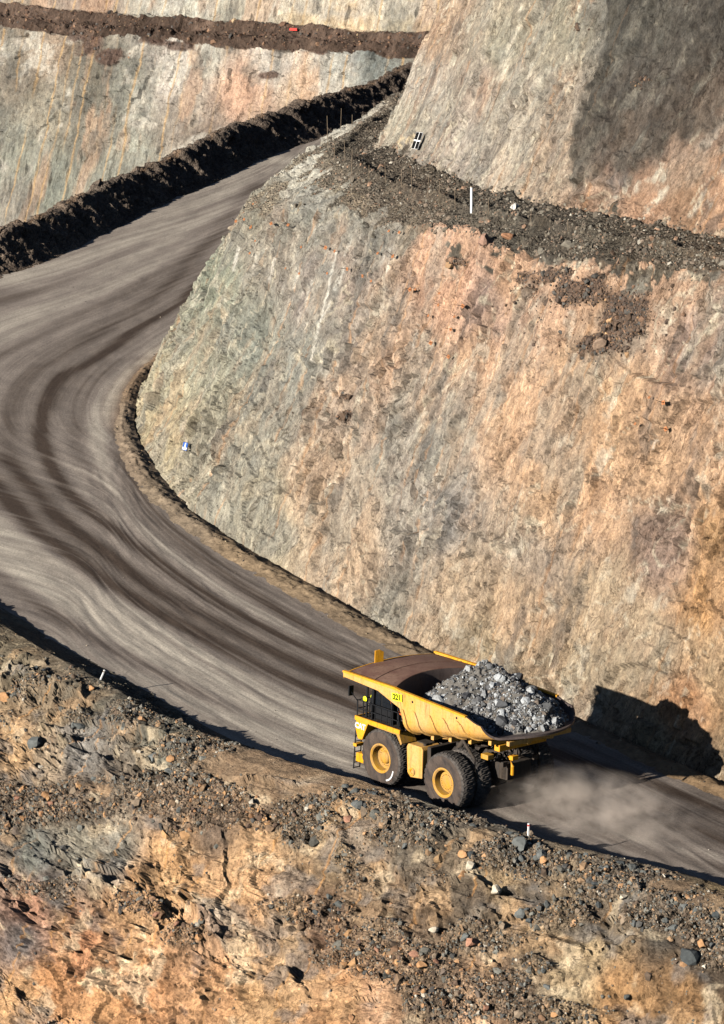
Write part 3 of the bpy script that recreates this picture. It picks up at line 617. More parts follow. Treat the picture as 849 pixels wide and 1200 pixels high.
# ---- far pit wall with its own bench
fa = np.array([-.80, .60])                                     # strike, right to left
fx = np.linspace(-70, 95, 620)                                 # along strike
FN = np.array([fa[1], fa[0]*-1.0]); FN = np.array([.60, .80])
o0 = np.array([-20., 262.])
fprof = [(-16, -52), (-9.5, -30), (0, -6), (4.6, 7.6), (5.2, 8.1), (6.0, 8.4), (8.4, 8.5), (9.6, 9.2), (10.4, 9.8), (19, 34), (33, 35)]
fk = np.array([0, .3, .5, 1, 1.04, 1.1, 1.3, 1.42, 1.5, 2.0, 2.2])
vr = np.concatenate([np.linspace(0, .5, 60, endpoint=False), np.linspace(.5, 1.5, 250, endpoint=False), np.linspace(1.5, 2.2, 60)])
pd = np.interp(vr, fk, [a for a, b in fprof]); ph = np.interp(vr, fk, [b for a, b in fprof])
s_ = fx[None, :]
tiltz = -.025*s_                                                # the bench climbs to the left
wob = 2.2*fbm2(s_*.045, s_*0, 3, 5)
FP = np.stack([o0[0] - fa[0]*(-s_) + FN[0]*(pd[:, None] + wob), o0[1] - fa[1]*(-s_)*1.0 + FN[1]*(pd[:, None] + wob), ph[:, None] + tiltz + 0*s_], -1)
su = s_*np.ones((len(vr), 1)); sv = np.r_[0, np.cumsum(np.hypot(np.diff(pd), np.diff(ph)))][:, None]*np.ones_like(su); vk = vr[:, None]*np.ones_like(su)
n_ = normals(FP); n_ *= np.sign((n_ @ np.array([-.5, -.7, .4])).mean())
fw_ = np.where((vk < 1) | (vk > 1.44), 1., 0.)
g1, h1 = facets(su/4.5 + .2*fbm2(su*.2, sv*.2, 2, 3), sv/6, 7); g2, h2 = facets(su/1.6, sv/2.4, 17); g3, _ = facets(su/.7, sv/.7, 27)
fx_, fy_ = proj(FP)
rubF = sstep(.4, .7, blob(fx_, fy_, [(108,48,28,26,1),(130,65,30,16,1),(190,48,40,10,.9),(215,55,30,8,.8),(310,88,26,7,.9),(60,35,26,8,.7),(380,62,40,5,.6),(95,40,30,14,.9)]) + .5*fbm2(su*.3, sv*.4, 4, 28))
FS = FP + n_*(1.1*fbm3(FP, .06, 3, 8) + .25*soften(g1, 2)*fw_ + .34*g2 + (.15 + .2*(1 - fw_) + .2*rubF)*g3 + .2*fbm2(su*.7, sv*.5, 4, 37) - .05*fw_*(1 - sstep(0, .06, h1)))[..., None]
tf = np.exp(-((vk - 1.43)/.05)**2)*(.55*(1 + .9*fbm2(su*.2, sv*0, 3, 44))) + np.exp(-((vk - 1.07)/.05)**2)*.5*(1 + fbm2(su*.3, sv*0, 3, 46))
FS[..., 2] += tf
far_pts = [(50,130,(168,156,132)),(60,220,(150,150,132)),(150,115,(152,148,130)),(150,200,(164,160,140)),(200,85,(200,186,168)),(100,100,(150,140,120)),(60,60,(182,156,128)),(20,80,(150,136,116)),(280,110,(214,166,130)),(250,150,(176,152,130)),(350,105,(210,178,144)),(400,80,(188,182,166)),(440,75,(144,146,136)),(320,70,(192,178,160)),(20,250,(160,150,132)),(220,130,(170,154,134)),(20,180,(160,156,136)),(240,60,(196,188,168)),(300,140,(186,154,126)),(-60,150,(160,150,130)),(520,90,(180,160,130))]
far_top = [(430,10,(222,188,140)),(300,6,(204,192,166)),(200,4,(196,188,166)),(500,10,(212,188,146)),(100,2,(174,150,128)),(360,10,(206,180,140)),(450,25,(214,196,160)),(0,0,(170,150,125))]
Fa, Fb = patchwork(FS, far_pts, 10), patchwork(FS, far_top, 6)
ev = vk + .03*fbm2(su*.3, sv*.3, 4, 55)
Cf = np.where((ev < 1.0)[..., None], Fa, np.where((ev < 1.45)[..., None], (lin((106, 84, 68))*(1 + .7*fbm2(su*.25, sv*.5, 4, 57)[..., None])), Fb))
t1 = fbm2(su*.5, sv*.10, 5, 61, .6); t2 = fbm2(su*.25, sv*.25, 5, 63, .6)
Cf = Cf*(1 + .34*t1 + .48*t2 + .2*fbm2(su*1.6, sv*1.0, 3, 64))[..., None]
Cf = mixc(Cf, lin((214, 202, 180)), np.clip(.8*sstep(.14, .36, fbm2(su*.16 + .1*sv, sv*.22, 5, 67, .6))*fw_, 0, .7))
Cf = mixc(Cf, lin((212, 160, 116)), np.clip(.6*sstep(.15, .4, fbm2(su*.22 + 30, sv*.07, 5, 69, .6))*fw_, 0, .45))
Cf = mixc(Cf, lin((124, 120, 108)), np.clip(.7*sstep(.14, .4, fbm2(su*.25 + 60, sv*.2, 5, 71, .6))*fw_, 0, .5))
cF = np.floor(su/1.9); rF = np.abs(su/1.9 - cF - .5 + .3*np.sin(cF*12.9))
pF = (1 - sstep(.02, .06, rF))*sstep(-.3, .1, fbm2(cF*3.3, sv*.07, 3, 73))*fw_
Cf = mixc(Cf, lin((220, 172, 100)), .7*pF)
Cf = mixc(Cf, lin((108, 80, 66)), .85*rubF*fw_)
Cf = Cf*(1 + .35*g3*((1 - fw_) + rubF))[..., None]
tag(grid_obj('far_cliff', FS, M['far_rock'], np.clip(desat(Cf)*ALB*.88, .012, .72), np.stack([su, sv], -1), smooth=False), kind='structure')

# pit floor far below, closing the place beyond the rims
pf = np.array([[[-900, -700, -60.], [900, -700, -60]], [[-900, 1200, -60], [900, 1200, -60]]])
gx_, gy_ = np.meshgrid(np.linspace(-900, 900, 90), np.linspace(-700, 1200, 95))
gz_ = -58 + 3*fbm2(gx_*.02, gy_*.02, 4, 3)
cg = lin((128, 110, 90))*(1 + .4*fbm2(gx_*.03, gy_*.03, 4, 9))[..., None]
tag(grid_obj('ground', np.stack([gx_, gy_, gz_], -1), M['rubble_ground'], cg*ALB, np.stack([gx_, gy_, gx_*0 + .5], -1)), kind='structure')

# ------------------------------------------------------------------ loose stones
def ico(sub, seed, jit=.22, cut=5):
    import bmesh
    bm = bmesh.new(); bmesh.ops.create_icosphere(bm, subdivisions=sub, radius=1)
    r = np.random.default_rng(seed)
    v = np.array([x.co for x in bm.verts]); f = np.array([[x.index for x in p.verts] for p in bm.faces]); bm.free()
    for k in range(cut):                                       # cleave flat faces
        n = r.normal(size=3); n /= np.linalg.norm(n); d = r.uniform(.45, .8)
        over = np.maximum(v @ n - d, 0); v = v - over[:, None]*n
    v *= 1 + r.uniform(-jit, jit, (len(v), 1))*.5
    v *= r.uniform(.7, 1.15, 3)
    return v.astype(np.float32), f
SH1 = [ico(1, s, .3, 4) for s in range(12)]
SH2 = [ico(2, 100 + s, .14, 8) for s in range(8)]
def rand_rot(n):
    q = rng.normal(size=(n, 4)); q /= np.linalg.norm(q, axis=1, keepdims=True); w, x, y, z = q.T
    return np.stack([1 - 2*(y*y + z*z), 2*(x*y - z*w), 2*(x*z + y*w), 2*(x*y + z*w), 1 - 2*(x*x + z*z), 2*(y*z - x*w), 2*(x*z - y*w), 2*(y*z + x*w), 1 - 2*(x*x + y*y)], -1).reshape(n, 3, 3)
def stones(name, P, size, colors, shapes, mat, parent=None):
    """one mesh of many stones lying at points P"""
    n = len(P); pick = rng.integers(0, len(shapes), n); Rm = rand_rot(n)
    Vs, Fs, Cs, off = [], [], [], 0
    for k, (v, f) in enumerate(shapes):
        idx = np.where(pick == k)[0]
        if not len(idx): continue
        X = np.einsum('nij,vj->nvi', Rm[idx], v)*size[idx][:, None, None] + P[idx][:, None, :]
        Vs.append(X.reshape(-1, 3)); Fs.append((f[None] + (np.arange(len(idx))*len(v))[:, None, None]).reshape(-1, 3) + off)
        Cs.append(np.repeat(colors[idx], len(v), axis=0)); off += len(idx)*len(v)
    return link(name, mesh_np(name, np.concatenate(Vs), np.concatenate(Fs), np.concatenate(Cs), smooth=False), mat, parent)
def pal(n, items):
    c = np.array([lin(x[0]) for x in items]); w = np.array([x[1] for x in items], float); w /= w.sum()
    return c[rng.choice(len(c), n, p=w)]*rng.uniform(.75, 1.25, (n, 1))*ALB
def scatter_on(S, mask, n, smin, smax, powr=2.6):
    m = mask.ravel().astype(float); m = m/m.sum(); idx = rng.choice(m.size, n, p=m)
    sz = smin*(1 - rng.uniform(0, 1, n)*(1 - (smin/smax)**powr))**(-1/powr)
    P = S.reshape(-1, 3)[idx] + rng.uniform(-.05, .05, (n, 3)) - np.column_stack([sz*0, -sz*.08, sz*.28])
    return idx, P, sz
vis = lambda x, y, m=60: (x > -m) & (x < 849 + m) & (y > -m) & (y < 1200 + m)
GREY = [((120, 114, 102), 4), ((90, 86, 80), 3), ((134, 130, 118), 3), ((146, 126, 104), 4), ((172, 138, 104), 2), ((196, 150, 108), 1), ((206, 192, 170), .5), ((108, 90, 74), 2.5)]
WARM = [((146, 118, 92), 4), ((112, 90, 74), 4), ((168, 124, 88), 3), ((196, 150, 104), 1.6), ((84, 78, 72), 3), ((200, 182, 156), .5)]
# near bank
mk = rubN*(1 - .85*sandy)*rowm*vis(nx, ny)
idx, P_, sz = scatter_on(NS, mk + .015*rowm*vis(nx, ny), 23000, .045, .42, 2.5)
warmth = np.clip(blob(nx, ny, [(60,945,80,30,.6),(240,960,80,40,.9),(380,1080,80,40,1),(180,1080,90,30,.9),(470,1140,90,50,.7),(300,960,60,30,.8)]).ravel()[idx], 0, 1)
colr = np.where((rng.uniform(size=len(idx)) < warmth)[:, None], pal(len(idx), WARM), pal(len(idx), GREY))
tag(stones('rubble', P_, sz, colr, SH1, M['stone']), kind='stuff')
# bench, its shoulder and talus
bench_m = (1 - .88*rk_)*np.interp(kind[:, 0], [1.97, 2.02, 2.6, 2.85, 3.05, 3.4, 3.6, 3.99, 4.035], [0, .5, .6, .8, .35, .25, 1.2, 1.0, 0])[:, None]*vis(px, py)*(fbm2(uu*.4, vv*.4, 3, 5) > -.35)
idx, P_, sz = scatter_on(S, bench_m, 16000, .055, .45, 2.4)
tag(stones('bench_rubble', P_, sz, pal(len(idx), [((120, 108, 92), 4), ((94, 84, 72), 3), ((134, 124, 108), 3), ((138, 120, 102), 2.5), ((164, 130, 104), .9), ((192, 180, 160), .5)]), SH1, M['stone']), kind='stuff')
idx, P_, sz = scatter_on(S, (rubA + .04*sstep(.1, .5, blob(px, py, [(700, 360, 110, 70, 1)])))*vis(px, py), 3600, .06, .40)
tag(stones('slumped_rubble', P_, sz, pal(len(idx), [((118, 96, 78), 4), ((96, 80, 68), 4), ((146, 114, 90), 2), ((98, 92, 84), 2), ((190, 150, 110), .5)]), SH1, M['stone']), kind='stuff')
# windrow, road edge, far bench
idx, P_, sz = scatter_on(W, (amp*.6 + .25)*vis(*proj(W)), 1500, .03, .16)
tag(stones('windrow_stones', P_, sz, pal(len(idx), [((150, 124, 94), 4), ((110, 96, 80), 3), ((184, 160, 126), 1.5), ((80, 74, 68), 2)]), SH1, M['stone']), kind='stuff')
rm = (np.exp(-rv/1.6) + .12*np.exp(-np.abs(tone - .6)*3) + .004)*vis(rx, ry)
idx, P_, sz = scatter_on(RP, rm, 2200, .02, .09)
tag(stones('road_stones', P_, sz, pal(len(idx), [((170, 152, 132), 3), ((110, 98, 88), 3), ((200, 186, 166), 1)]), SH1, M['stone']), kind='stuff')
fm = (((vk > 1.0) & (vk < 1.46))*1.0 + rubF*.9)*vis(fx_, fy_)
idx, P_, sz = scatter_on(FS, fm, 3000, .10, .55)
tag(stones('far_rubble', P_, sz, pal(len(idx), [((116, 88, 70), 4), ((90, 70, 58), 4), ((150, 116, 90), 2), ((100, 92, 84), 2), ((190, 160, 124), .5)]), SH1, M['stone']), kind='stuff')
fb = (np.interp(np.arange(110), [12, 22, 30, 50, 60, 75], [.6, .6, .2, .25, .8, .2])[:, None]*np.ones_like(fu))*vis(*proj(FB))
idx, P_, sz = scatter_on(FB, fb, 1200, .06, .3)
tag(stones('berm_stones', P_, sz, pal(len(idx), [((96, 84, 74), 4), ((70, 62, 56), 4), ((130, 108, 88), 1)]), SH1, M['stone']), kind='stuff')
# ------------------------------------------------------------------ mesh builder for made things
class MB:
    def __init__(s): s.v, s.f = [], []
    def add(s, v, f):
        o = len(s.v); s.v += [tuple(p) for p in v]; s.f += [tuple(i + o for i in q) for q in f]; return s
    def box(s, x0, x1, y0, y1, z0, z1):
        v = [(x, y, z) for x in (x0, x1) for y in (y0, y1) for z in (z0, z1)]
        return s.add(v, [(0, 1, 3, 2), (4, 6, 7, 5), (0, 4, 5, 1), (2, 3, 7, 6), (0, 2, 6, 4), (1, 5, 7, 3)])
    def prism(s, pts, y0, y1):
        """polygon in x,z pushed along y"""
        n = len(pts); v = [(x, y0, z) for x, z in pts] + [(x, y1, z) for x, z in pts]
        return s.add(v, [tuple(range(n)), tuple(range(2*n - 1, n - 1, -1))] + [(i, i + n, (i + 1) % n + n, (i + 1) % n) for i in range(n)])
    def tube(s, pts, r, n=8, cap=True):
        pts = [Vector(p) for p in pts]; rings = []
        rr = r if isinstance(r, (list, tuple)) else [r]*len(pts)
        up = Vector((0, 0, 1))
        for i, p in enumerate(pts):
            t = (pts[min(i + 1, len(pts) - 1)] - pts[max(i - 1, 0)]).normalized()
            a = t.cross(up if abs(t.z) < .95 else Vector((1, 0, 0))).normalized(); b = t.cross(a)
            rings.append([p + (a*math.cos(k*2*math.pi/n) + b*math.sin(k*2*math.pi/n))*rr[i] for k in range(n)])
        f = [(i*n + k, i*n + (k + 1) % n, (i + 1)*n + (k + 1) % n, (i + 1)*n + k) for i in range(len(pts) - 1) for k in range(n)]
        if cap: f += [tuple(range(n - 1, -1, -1)), tuple((len(pts) - 1)*n + k for k in range(n))]
        return s.add([p for r_ in rings for p in r_], f)
    def lathe(s, prof, n=48, c=(0, 0, 0)):
        """profile (y, radius) turned about the y axis"""
        m = len(prof); v = [(c[0] + r*math.cos(2*math.pi*k/n), c[1] + y, c[2] + r*math.sin(2*math.pi*k/n)) for k in range(n) for y, r in prof]
        return s.add(v, [(k*m + j, ((k + 1) % n)*m + j, ((k + 1) % n)*m + j + 1, k*m + j + 1) for k in range(n) for j in range(m - 1)])
    def grid(s, P):
        nv, nu = len(P), len(P[0])
        return s.add([q for r in P for q in r], [(i*nu + j, i*nu + j + 1, (i + 1)*nu + j + 1, (i + 1)*nu + j) for i in range(nv - 1) for j in range(nu - 1)])
    def build(s, name, mat, parent=None, bevel=0.0, smooth=False, solid=0.0, segs=2):
        me = bpy.data.meshes.new(name); me.from_pydata(s.v, [], s.f)
        import bmesh
        bm = bmesh.new(); bm.from_mesh(me); bmesh.ops.recalc_face_normals(bm, faces=bm.faces); bm.to_mesh(me); bm.free()
        if smooth: me.polygons.foreach_set('use_smooth', [True]*len(me.polygons))
        o = link(name, me, mat, parent)
        if solid: m = o.modifiers.new('thickness', 'SOLIDIFY'); m.thickness = solid; m.offset = 0
        if bevel: m = o.modifiers.new('bevel', 'BEVEL'); m.width = bevel; m.segments = segs; m.limit_method = 'ANGLE'
        if smooth or bevel:
            m = o.modifiers.new('normals', 'WEIGHTED_NORMAL'); m.keep_sharp = True
        return o
def empty(name, parent=None, loc=(0, 0, 0)):
    o = bpy.data.objects.new(name, None); COL.objects.link(o); o.location = loc; o.empty_display_size = .3
    if parent is not None: o.parent = parent
    return o
def text_mesh(body, size, name, mat, parent, mw, ext=.012, bold=0.0):
    cu = bpy.data.curves.new('lettering', 'FONT'); cu.body = body; cu.size = size; cu.extrude = ext; cu.offset = bold
    cu.align_x = 'CENTER'; cu.align_y = 'CENTER'
    t = bpy.data.objects.new('lettering', cu); COL.objects.link(t); bpy.context.view_layer.update()
    me = bpy.data.meshes.new_from_object(t.evaluated_get(bpy.context.evaluated_depsgraph_get()))
    bpy.data.objects.remove(t); bpy.data.curves.remove(cu)
    o = link(name, me, mat, parent); o.matrix_local = mw; return o

# ------------------------------------------------------------------ haul truck. local: x forward, y to its left, z up, origin on the road under the rear axle
a_ = math.radians(48.3); ex = Vector((-math.cos(a_), math.sin(a_), .01)).normalized()
l_ = Vector((-math.sin(a_), -math.cos(a_), 0)); u_ = ex.cross(l_); ro = math.radians(1.5)
ey = (l_*math.cos(ro) + u_*math.sin(ro)).normalized(); ez = ex.cross(ey)
TM = Matrix(((ex.x, ey.x, ez.x, 2.46), (ex.y, ey.y, ez.y, -11.22), (ex.z, ey.z, ez.z, -.12), (0, 0, 0, 1)))
truck = empty('haul_truck'); truck.matrix_world = TM
tag(truck, 'yellow mining haul truck climbing the dirt road with its tray heaped with grey rock', 'truck')
Wd, R0 = 3.75, 1.78

# --- wheels
def tyre_mesh():
    prof = [(-.46, .80), (-.55, .92), (-.60, 1.18), (-.60, 1.42), (-.55, 1.60), (-.47, 1.71), (-.30, 1.765), (-.12, 1.785), (.12, 1.785), (.30, 1.765), (.47, 1.71), (.55, 1.60), (.60, 1.42), (.60, 1.18), (.55, .92), (.46, .80)]
    n = 180; m = len(prof); v, f = [], []
    for k in range(n):
        for j, (y, r) in enumerate(prof):
            if 4 <= j <= 11:
                ph = (k + (3 if y > 0 else 0) + abs(y)*5) % 6
                if ph >= 4 or (abs(y) < .14 and k % 2): r -= .055 if j not in (4, 11) else .03
            v.append((r*math.cos(2*math.pi*k/n), y, r*math.sin(2*math.pi*k/n)))
    for k in range(n):
        for j in range(m - 1): f.append((k*m + j, ((k + 1) % n)*m + j, ((k + 1) % n)*m + j + 1, k*m + j + 1))
    me = bpy.data.meshes.new('tyre'); me.from_pydata(v, [], f)
    me.materials.append(M['rubber']); me.materials.append(M['tread'])
    me.polygons.foreach_set('material_index', [1 if 4 <= (i % (m - 1)) <= 10 else 0 for i in range(len(f))])
    me.polygons.foreach_set('use_smooth', [not (4 <= (i % (m - 1)) <= 10) for i in range(len(f))]); me.update()
    return me
TY = tyre_mesh()
def rim_mesh(front):
    b = MB()
    if front: pr = [(.47, .93), (.55, .90), (.56, .82), (.50, .75), (.10, .70), (.04, .62), (.06, .40), (.22, .36), (.27, .30), (.30, .12), (.30, .001)]
    else: pr = [(.47, .93), (.55, .90), (.56, .82), (.50, .74), (.02, .70), (.0, .66), (.20, .60), (.23, .50), (.24, .001)]
    b.lathe(pr, 56); b.lathe([(-.47, .92), (-.55, .88), (-.5, .76), (-.1, .70), (-.05, .001)], 40)
    for k in range(20):
        a = 2*math.pi*k/20; rr = .68 if front else .44; y0 = .05 if front else .22
        if front: rr = .52; y0 = .05
        b.tube([(rr*math.cos(a), y0, rr*math.sin(a)), (rr*math.cos(a), y0 + .05, rr*math.sin(a))], .028, 6)
    me = bpy.data.meshes.new('rim'); me.from_pydata(b.v, [], b.f)
    import bmesh
    bm = bmesh.new(); bm.from_mesh(me); bmesh.ops.recalc_face_normals(bm, faces=bm.faces); bm.to_mesh(me); bm.free()
    me.materials.append(M['rim']); me.polygons.foreach_set('use_smooth', [True]*len(me.polygons))
    me.set_sharp_from_angle(angle=math.radians(38))
    return me
RF, RR = rim_mesh(True), rim_mesh(False)
def wheel(x, y, side, front, rot):
    w = empty('wheel', truck, (x, y, R0 - .02))
    w.rotation_euler = (0, rot, 0 if side > 0 else math.pi)
    link('tyre', TY, None, w); link('rim', RF if front else RR, None, w); return w
wf = wheel(5.9, 2.80, 1, True, .3); wheel(5.9, -2.80, -1, True, 1.1)
wheel(0, 3.19, 1, False, .7); wheel(0, 1.90, 1, False, 2.0); wheel(0, -3.19, -1, False, .2); wheel(0, -1.90, -1, False, 1.4)
# chalk stroke on the front tyre
b = MB(); pts = []
for k in range(9):
    a = math.radians(-62 + k*5.0); pts.append((1.36 + .05*math.sin(k*.5), a))
P_ = [[(r*math.cos(a + math.pi - .35*0), .612, r*math.sin(a)) for (r, a) in [(p[0] + dr_, p[1]) for p in pts]] for dr_ in (-.045, .045)]
P_ = [[(-x, y, z) for (x, y, z) in row] for row in P_]
P_ = [[(-x, y, z) for (x, y, z) in row] for row in P_]
cm = b.grid(P_).build('chalk_mark', M['white'], wf, solid=.01); cm.rotation_euler = (0, -.3, 0)

# --- tray
zf = lambda x, yn=0: 3.72 + (3.4 - x)*.155 + .20*max(0, (1.2 - x)/6.2)**2 + .22*abs(yn)**2      # floor height
ztop = lambda x: 6.47 - .050*(4.42 - x)
def section(nsec=41):
    """t in 0..1 from left rail round under to right rail -> list of (kind, y fraction, height fraction)"""
    L = []
    for k in range(9): L.append(('s', 1.0, 1 - k/8))
    for k in range(1, 7): a = math.pi/2*k/6; L.append(('c', 1.0, a))
    for k in range(1, 8): L.append(('f', 1 - k/8, 0))
    R_ = [(a, -b_, c) for a, b_, c in L[::-1]]
    return L + [('f', 0, 0)] + R_
SEC = section()
rc_ = .95
def tray_pt(sec, fx, off=0.0):
    k, yn, h = sec; sg = 1 if yn >= 0 else -1
    W_ = Wd + off; yc = Wd - rc_
    if k == 's':
        xe = -1.75 - 1.25*(1 - h)**.8; xf = 3.62 + .80*h**1.1
        x = xe + (xf - xe)*fx; zl = zf(x, .75) + rc_; z = zl + (ztop(x) - zl)*h; return (x, sg*W_, z)
    if k == 'c':
        xe = -3.0 - 1.0*(h/(math.pi/2)); xf = 3.62 - .2*(h/(math.pi/2)); x = xe + (xf - xe)*fx
        return (x, sg*(yc + (rc_ + off)*math.cos(h)), zf(x, .75) + rc_ - (rc_ + off)*math.sin(h))
    y = yc*yn; xe = -5.05 + 1.05*abs(yn)**2; x = xe + (3.98 + .95*(1 - yn*yn) - xe)*fx
    return (x, y, zf(x, .75*yn) - off)
NX = 22
def tray_shell(off): return [[tray_pt(s, i/NX, off) for i in range(NX + 1)] for s in SEC]
outer, inner = tray_shell(0.0), tray_shell(-.13)
b = MB(); b.grid(outer)
no = len(b.v); b.grid([[tuple(p) for p in r] for r in inner])
nS, nX = len(SEC), NX + 1
def rimf(i0, i1): return (i0, i1, i1 + no, i0 + no)
for i in range(nX - 1): b.f.append(rimf(i, i + 1)); b.f.append(rimf((nS - 1)*nX + i, (nS - 1)*nX + i + 1))
for j in range(nS - 1): b.f.append(rimf(j*nX, (j + 1)*nX))
tray = b.build('tray', None, truck, smooth=True)
me = tray.data; me.materials.append(M['tray_yellow']); me.materials.append(M['tray_inside'])
nO_ = (nS - 1)*(nX - 1)
me.polygons.foreach_set('material_index', [0 if i < nO_ else (1 if i < 2*nO_ or i >= 2*nO_ + 2*(nX - 1) else 0) for i in range(len(me.polygons))])
me.set_sharp_from_angle(angle=math.radians(40))
# front wall and canopy
arc = lambda yn: (4.42 + 1.05*(1 - yn*yn), 6.44 + .27*(1 - yn*yn))
ys = [1 - 2*k/24 for k in range(25)]
def lerp(p, q, t): return tuple(p[i]*(1 - t) + q[i]*t for i in range(3))
def fw_pt(yn, t):
    lo = (3.95 + .95*(1 - yn*yn), yn*(Wd - .5 if abs(yn) > .9 else Wd - .2), zf(3.42, .75*yn) + (.5 if abs(yn) > .95 else 0)); hi = (arc(yn)[0], yn*(Wd - .07), arc(yn)[1])
    return lerp(lo, hi, t)
MB().grid([[fw_pt(yn, t/8) for yn in ys] for t in range(9)]).build('front_wall', M['tray_inside'], truck, smooth=True, solid=.10)
def can_pt(yn, t, dz=0.0):
    p = (arc(yn)[0], yn*(Wd - .08), arc(yn)[1]); q = (8.88 - .22*yn*yn*0, yn*(Wd - .08), 6.34 + .30*(1 - yn*yn))
    r = lerp(p, q, t); return (r[0], r[1], r[2] + dz)
b = MB(); b.grid([[can_pt(yn, t/10) for yn in ys] for t in range(11)])
can = b.build('canopy', M['rust'], truck, smooth=True, solid=.09)
MB().tube([can_pt(yn, .45, .05) for yn in ys], .035, 6).build('weld_bead', M['rust'], can)
for sg in (1, -1):
    # cheek plate with its top rail
    pts = [(3.58, 4.72), (3.86, 5.39), (4.73, 5.66), (5.81, 6.02), (7.1, 6.10), (8.9, 6.20), (8.93, 6.52), (6.6, 6.50), (4.42, 6.50), (3.95, 6.3)]
    y1 = sg*(Wd + .03)
    MB().prism(pts, y1, y1 - sg*.10).build('cheek_plate', M['tray_yellow'], truck, .015)
    rail = MB(); path = [(4.42 - k*6.17/14, ztop(4.42 - k*6.17/14)) for k in range(15)]
    rail.prism([(8.95, 6.46), (8.95, 6.58), (4.42, 6.56)] + [(x, z + .06) for x, z in path[1:]] + [(x, z - .06) for x, z in path[::-1]], sg*(Wd + .06), sg*(Wd - .16))
    rail.build('top_rail', M['yellow'], truck, .015)
    for k, xs in enumerate((.955, .80, .60, .425, .24)):
        P = []
        sec = SEC[5:22]
        for s in sec:
            p = tray_pt(s, xs, .0); q_ = tray_pt(s, xs, .075)
            yy = lambda t: (t[0], t[1]*sg, t[2])
            P.append([yy((p[0] - .06, p[1], p[2])), yy((q_[0] - .05, q_[1], q_[2])), yy((q_[0] + .05, q_[1], q_[2])), yy((p[0] + .06, p[1], p[2]))])
        MB().grid(P).build('side_rib', M['tray_yellow'], truck, smooth=False, solid=.02)
    for (hx, hz) in ((2.80, 6.02), (-1.0, 5.93)):
        MB().lathe([(.0, .001), (.0, .075), (-.05, .075)], 14).build('drain_hole', M['black'], truck).location = (hx, sg*(Wd + .012), hz)
# front lip of canopy, yellow band along the edge seen from the side
MB().grid([[ (8.96, can_pt(yn, 1)[1], can_pt(yn, 1)[2] + dz) for yn in ys] for dz in (-.22, .05)]).build('canopy_lip', M['yellow'], truck, solid=.08)
# yellow marker board on the canopy edge
sp = MB().prism([(-.30, 0), (.30, 0), (.30, .78), (-.02, .82), (-.30, .66)], -.03, .03).build('marker_board', M['yellow'], truck, .01)
sp.location = (8.82, 1.0, 6.62); sp.rotation_euler = (0, 0, math.radians(78))
# tray tail bolster, floor beams, pivots
for xs in (.12, .3, .5, .7, .88):
    x = -5.05 + 8.4*xs
    MB().prism([(x - .12, zf(x) - .30), (x + .12, zf(x) - .30), (x + .12, zf(x) - .02), (x - .12, zf(x) - .02)], -2.5, 2.5).build('floor_beam', M['tray_yellow'], truck, .02)
for sg in (1, -1):
    MB().prism([(-4.2, zf(-4.2) - .42), (3.2, zf(3.2) - .55), (3.2, zf(3.2) - .03), (-4.2, zf(-4.2) - .05)], sg*1.05, sg*.75).build('floor_rail', M['tray_yellow'], truck, .02)
MB().box(-2.75, -2.3, -1.9, 1.9, 3.95, 4.35).build('tail_bolster', M['yellow'], truck, .03)
# number plate
np_ = MB().box(-.43, .43, -.02, .02, -.22, .22).build('number_plate', M['plate'], truck, .006)
np_.location = (4.08, Wd + .055, 6.02); np_.rotation_euler = (0, math.radians(4), 0)
text_mesh('221', .46, 'number', M['matt_black'], np_, Matrix.Translation((0, .024, -.005)) @ Matrix.Rotation(math.pi, 4, 'Z') @ Matrix.Rotation(math.pi/2, 4, 'X'), .006, .018)

# --- frame and running gear
b = MB()
for sg in (1, -1):
    b.prism([(-2.4, 2.0), (7.0, 1.6), (7.0, 2.35), (4.0, 2.6), (-1.0, 3.0), (-2.4, 3.0)], sg*.95, sg*.55)
b.box(-2.5, -2.0, -.95, .95, 2.0, 3.0); b.box(2.6, 3.1, -.95, .95, 1.6, 2.4); b.box(6.2, 6.9, -1.9, 1.9, 1.3, 1.9)
b.build('chassis', M['dark'], truck, .03)
b = MB(); b.lathe([(-2.5, .52), (-1.1, .55), (-.8, .85), (.8, .85), (1.1, .55), (2.5, .52)], 32, (0, 0, 1.76)); b.lathe([(-2.4, .001), (-2.5, .52)], 32, (0, 0, 1.76)); b.build('rear_axle', M['dark'], truck, smooth=True)
b = MB(); b.tube([(-.8, 0, 1.8), (-1.25, 0, 1.8)], [.7, .45], 20); b.build('axle_cover', M['dark'], truck)
b = MB(); b.tube([(5.9, -2.3, 1.76), (5.9, 2.3, 1.76)], .38, 16); b.build('front_axle', M['dark'], truck, smooth=True)
for sg in (1, -1):
    MB().tube([(2.5, sg*1.25, 1.7), (1.5, sg*1.2, 3.0), (1.5, sg*1.2, 3.02), (.7, sg*1.15, 4.05)], [.26, .26, .16, .16], 14).build('hoist_cylinder', M['dark'], truck, smooth=True)
    MB().tube([(5.85, sg*1.75, 1.7), (5.6, sg*1.65, 3.5)], [.26, .22], 14).build('front_strut', M['dark'], truck, smooth=True)
    MB().tube([(-1.7, sg*.75, 3.3), (-.5, sg*.8, 1.9)], [.2, .24], 12).build('rear_strut', M['dark'], truck, smooth=True)
    # rock ejector bar between the duals
    r_ = MB().tube([(-.2, sg*2.55, 4.35), (-1.35, sg*2.55, 3.3), (-1.55, sg*2.55, 2.2), (-1.35, sg*2.55, 1.9)], .09, 8).build('rock_ejector', M['dark'], truck, smooth=True)
    MB().box(-2.6, -2.42, sg*1.25 - .18, sg*1.25 + .18, 2.9, 3.2).build('tail_lamp', M['dark'], truck, .02)
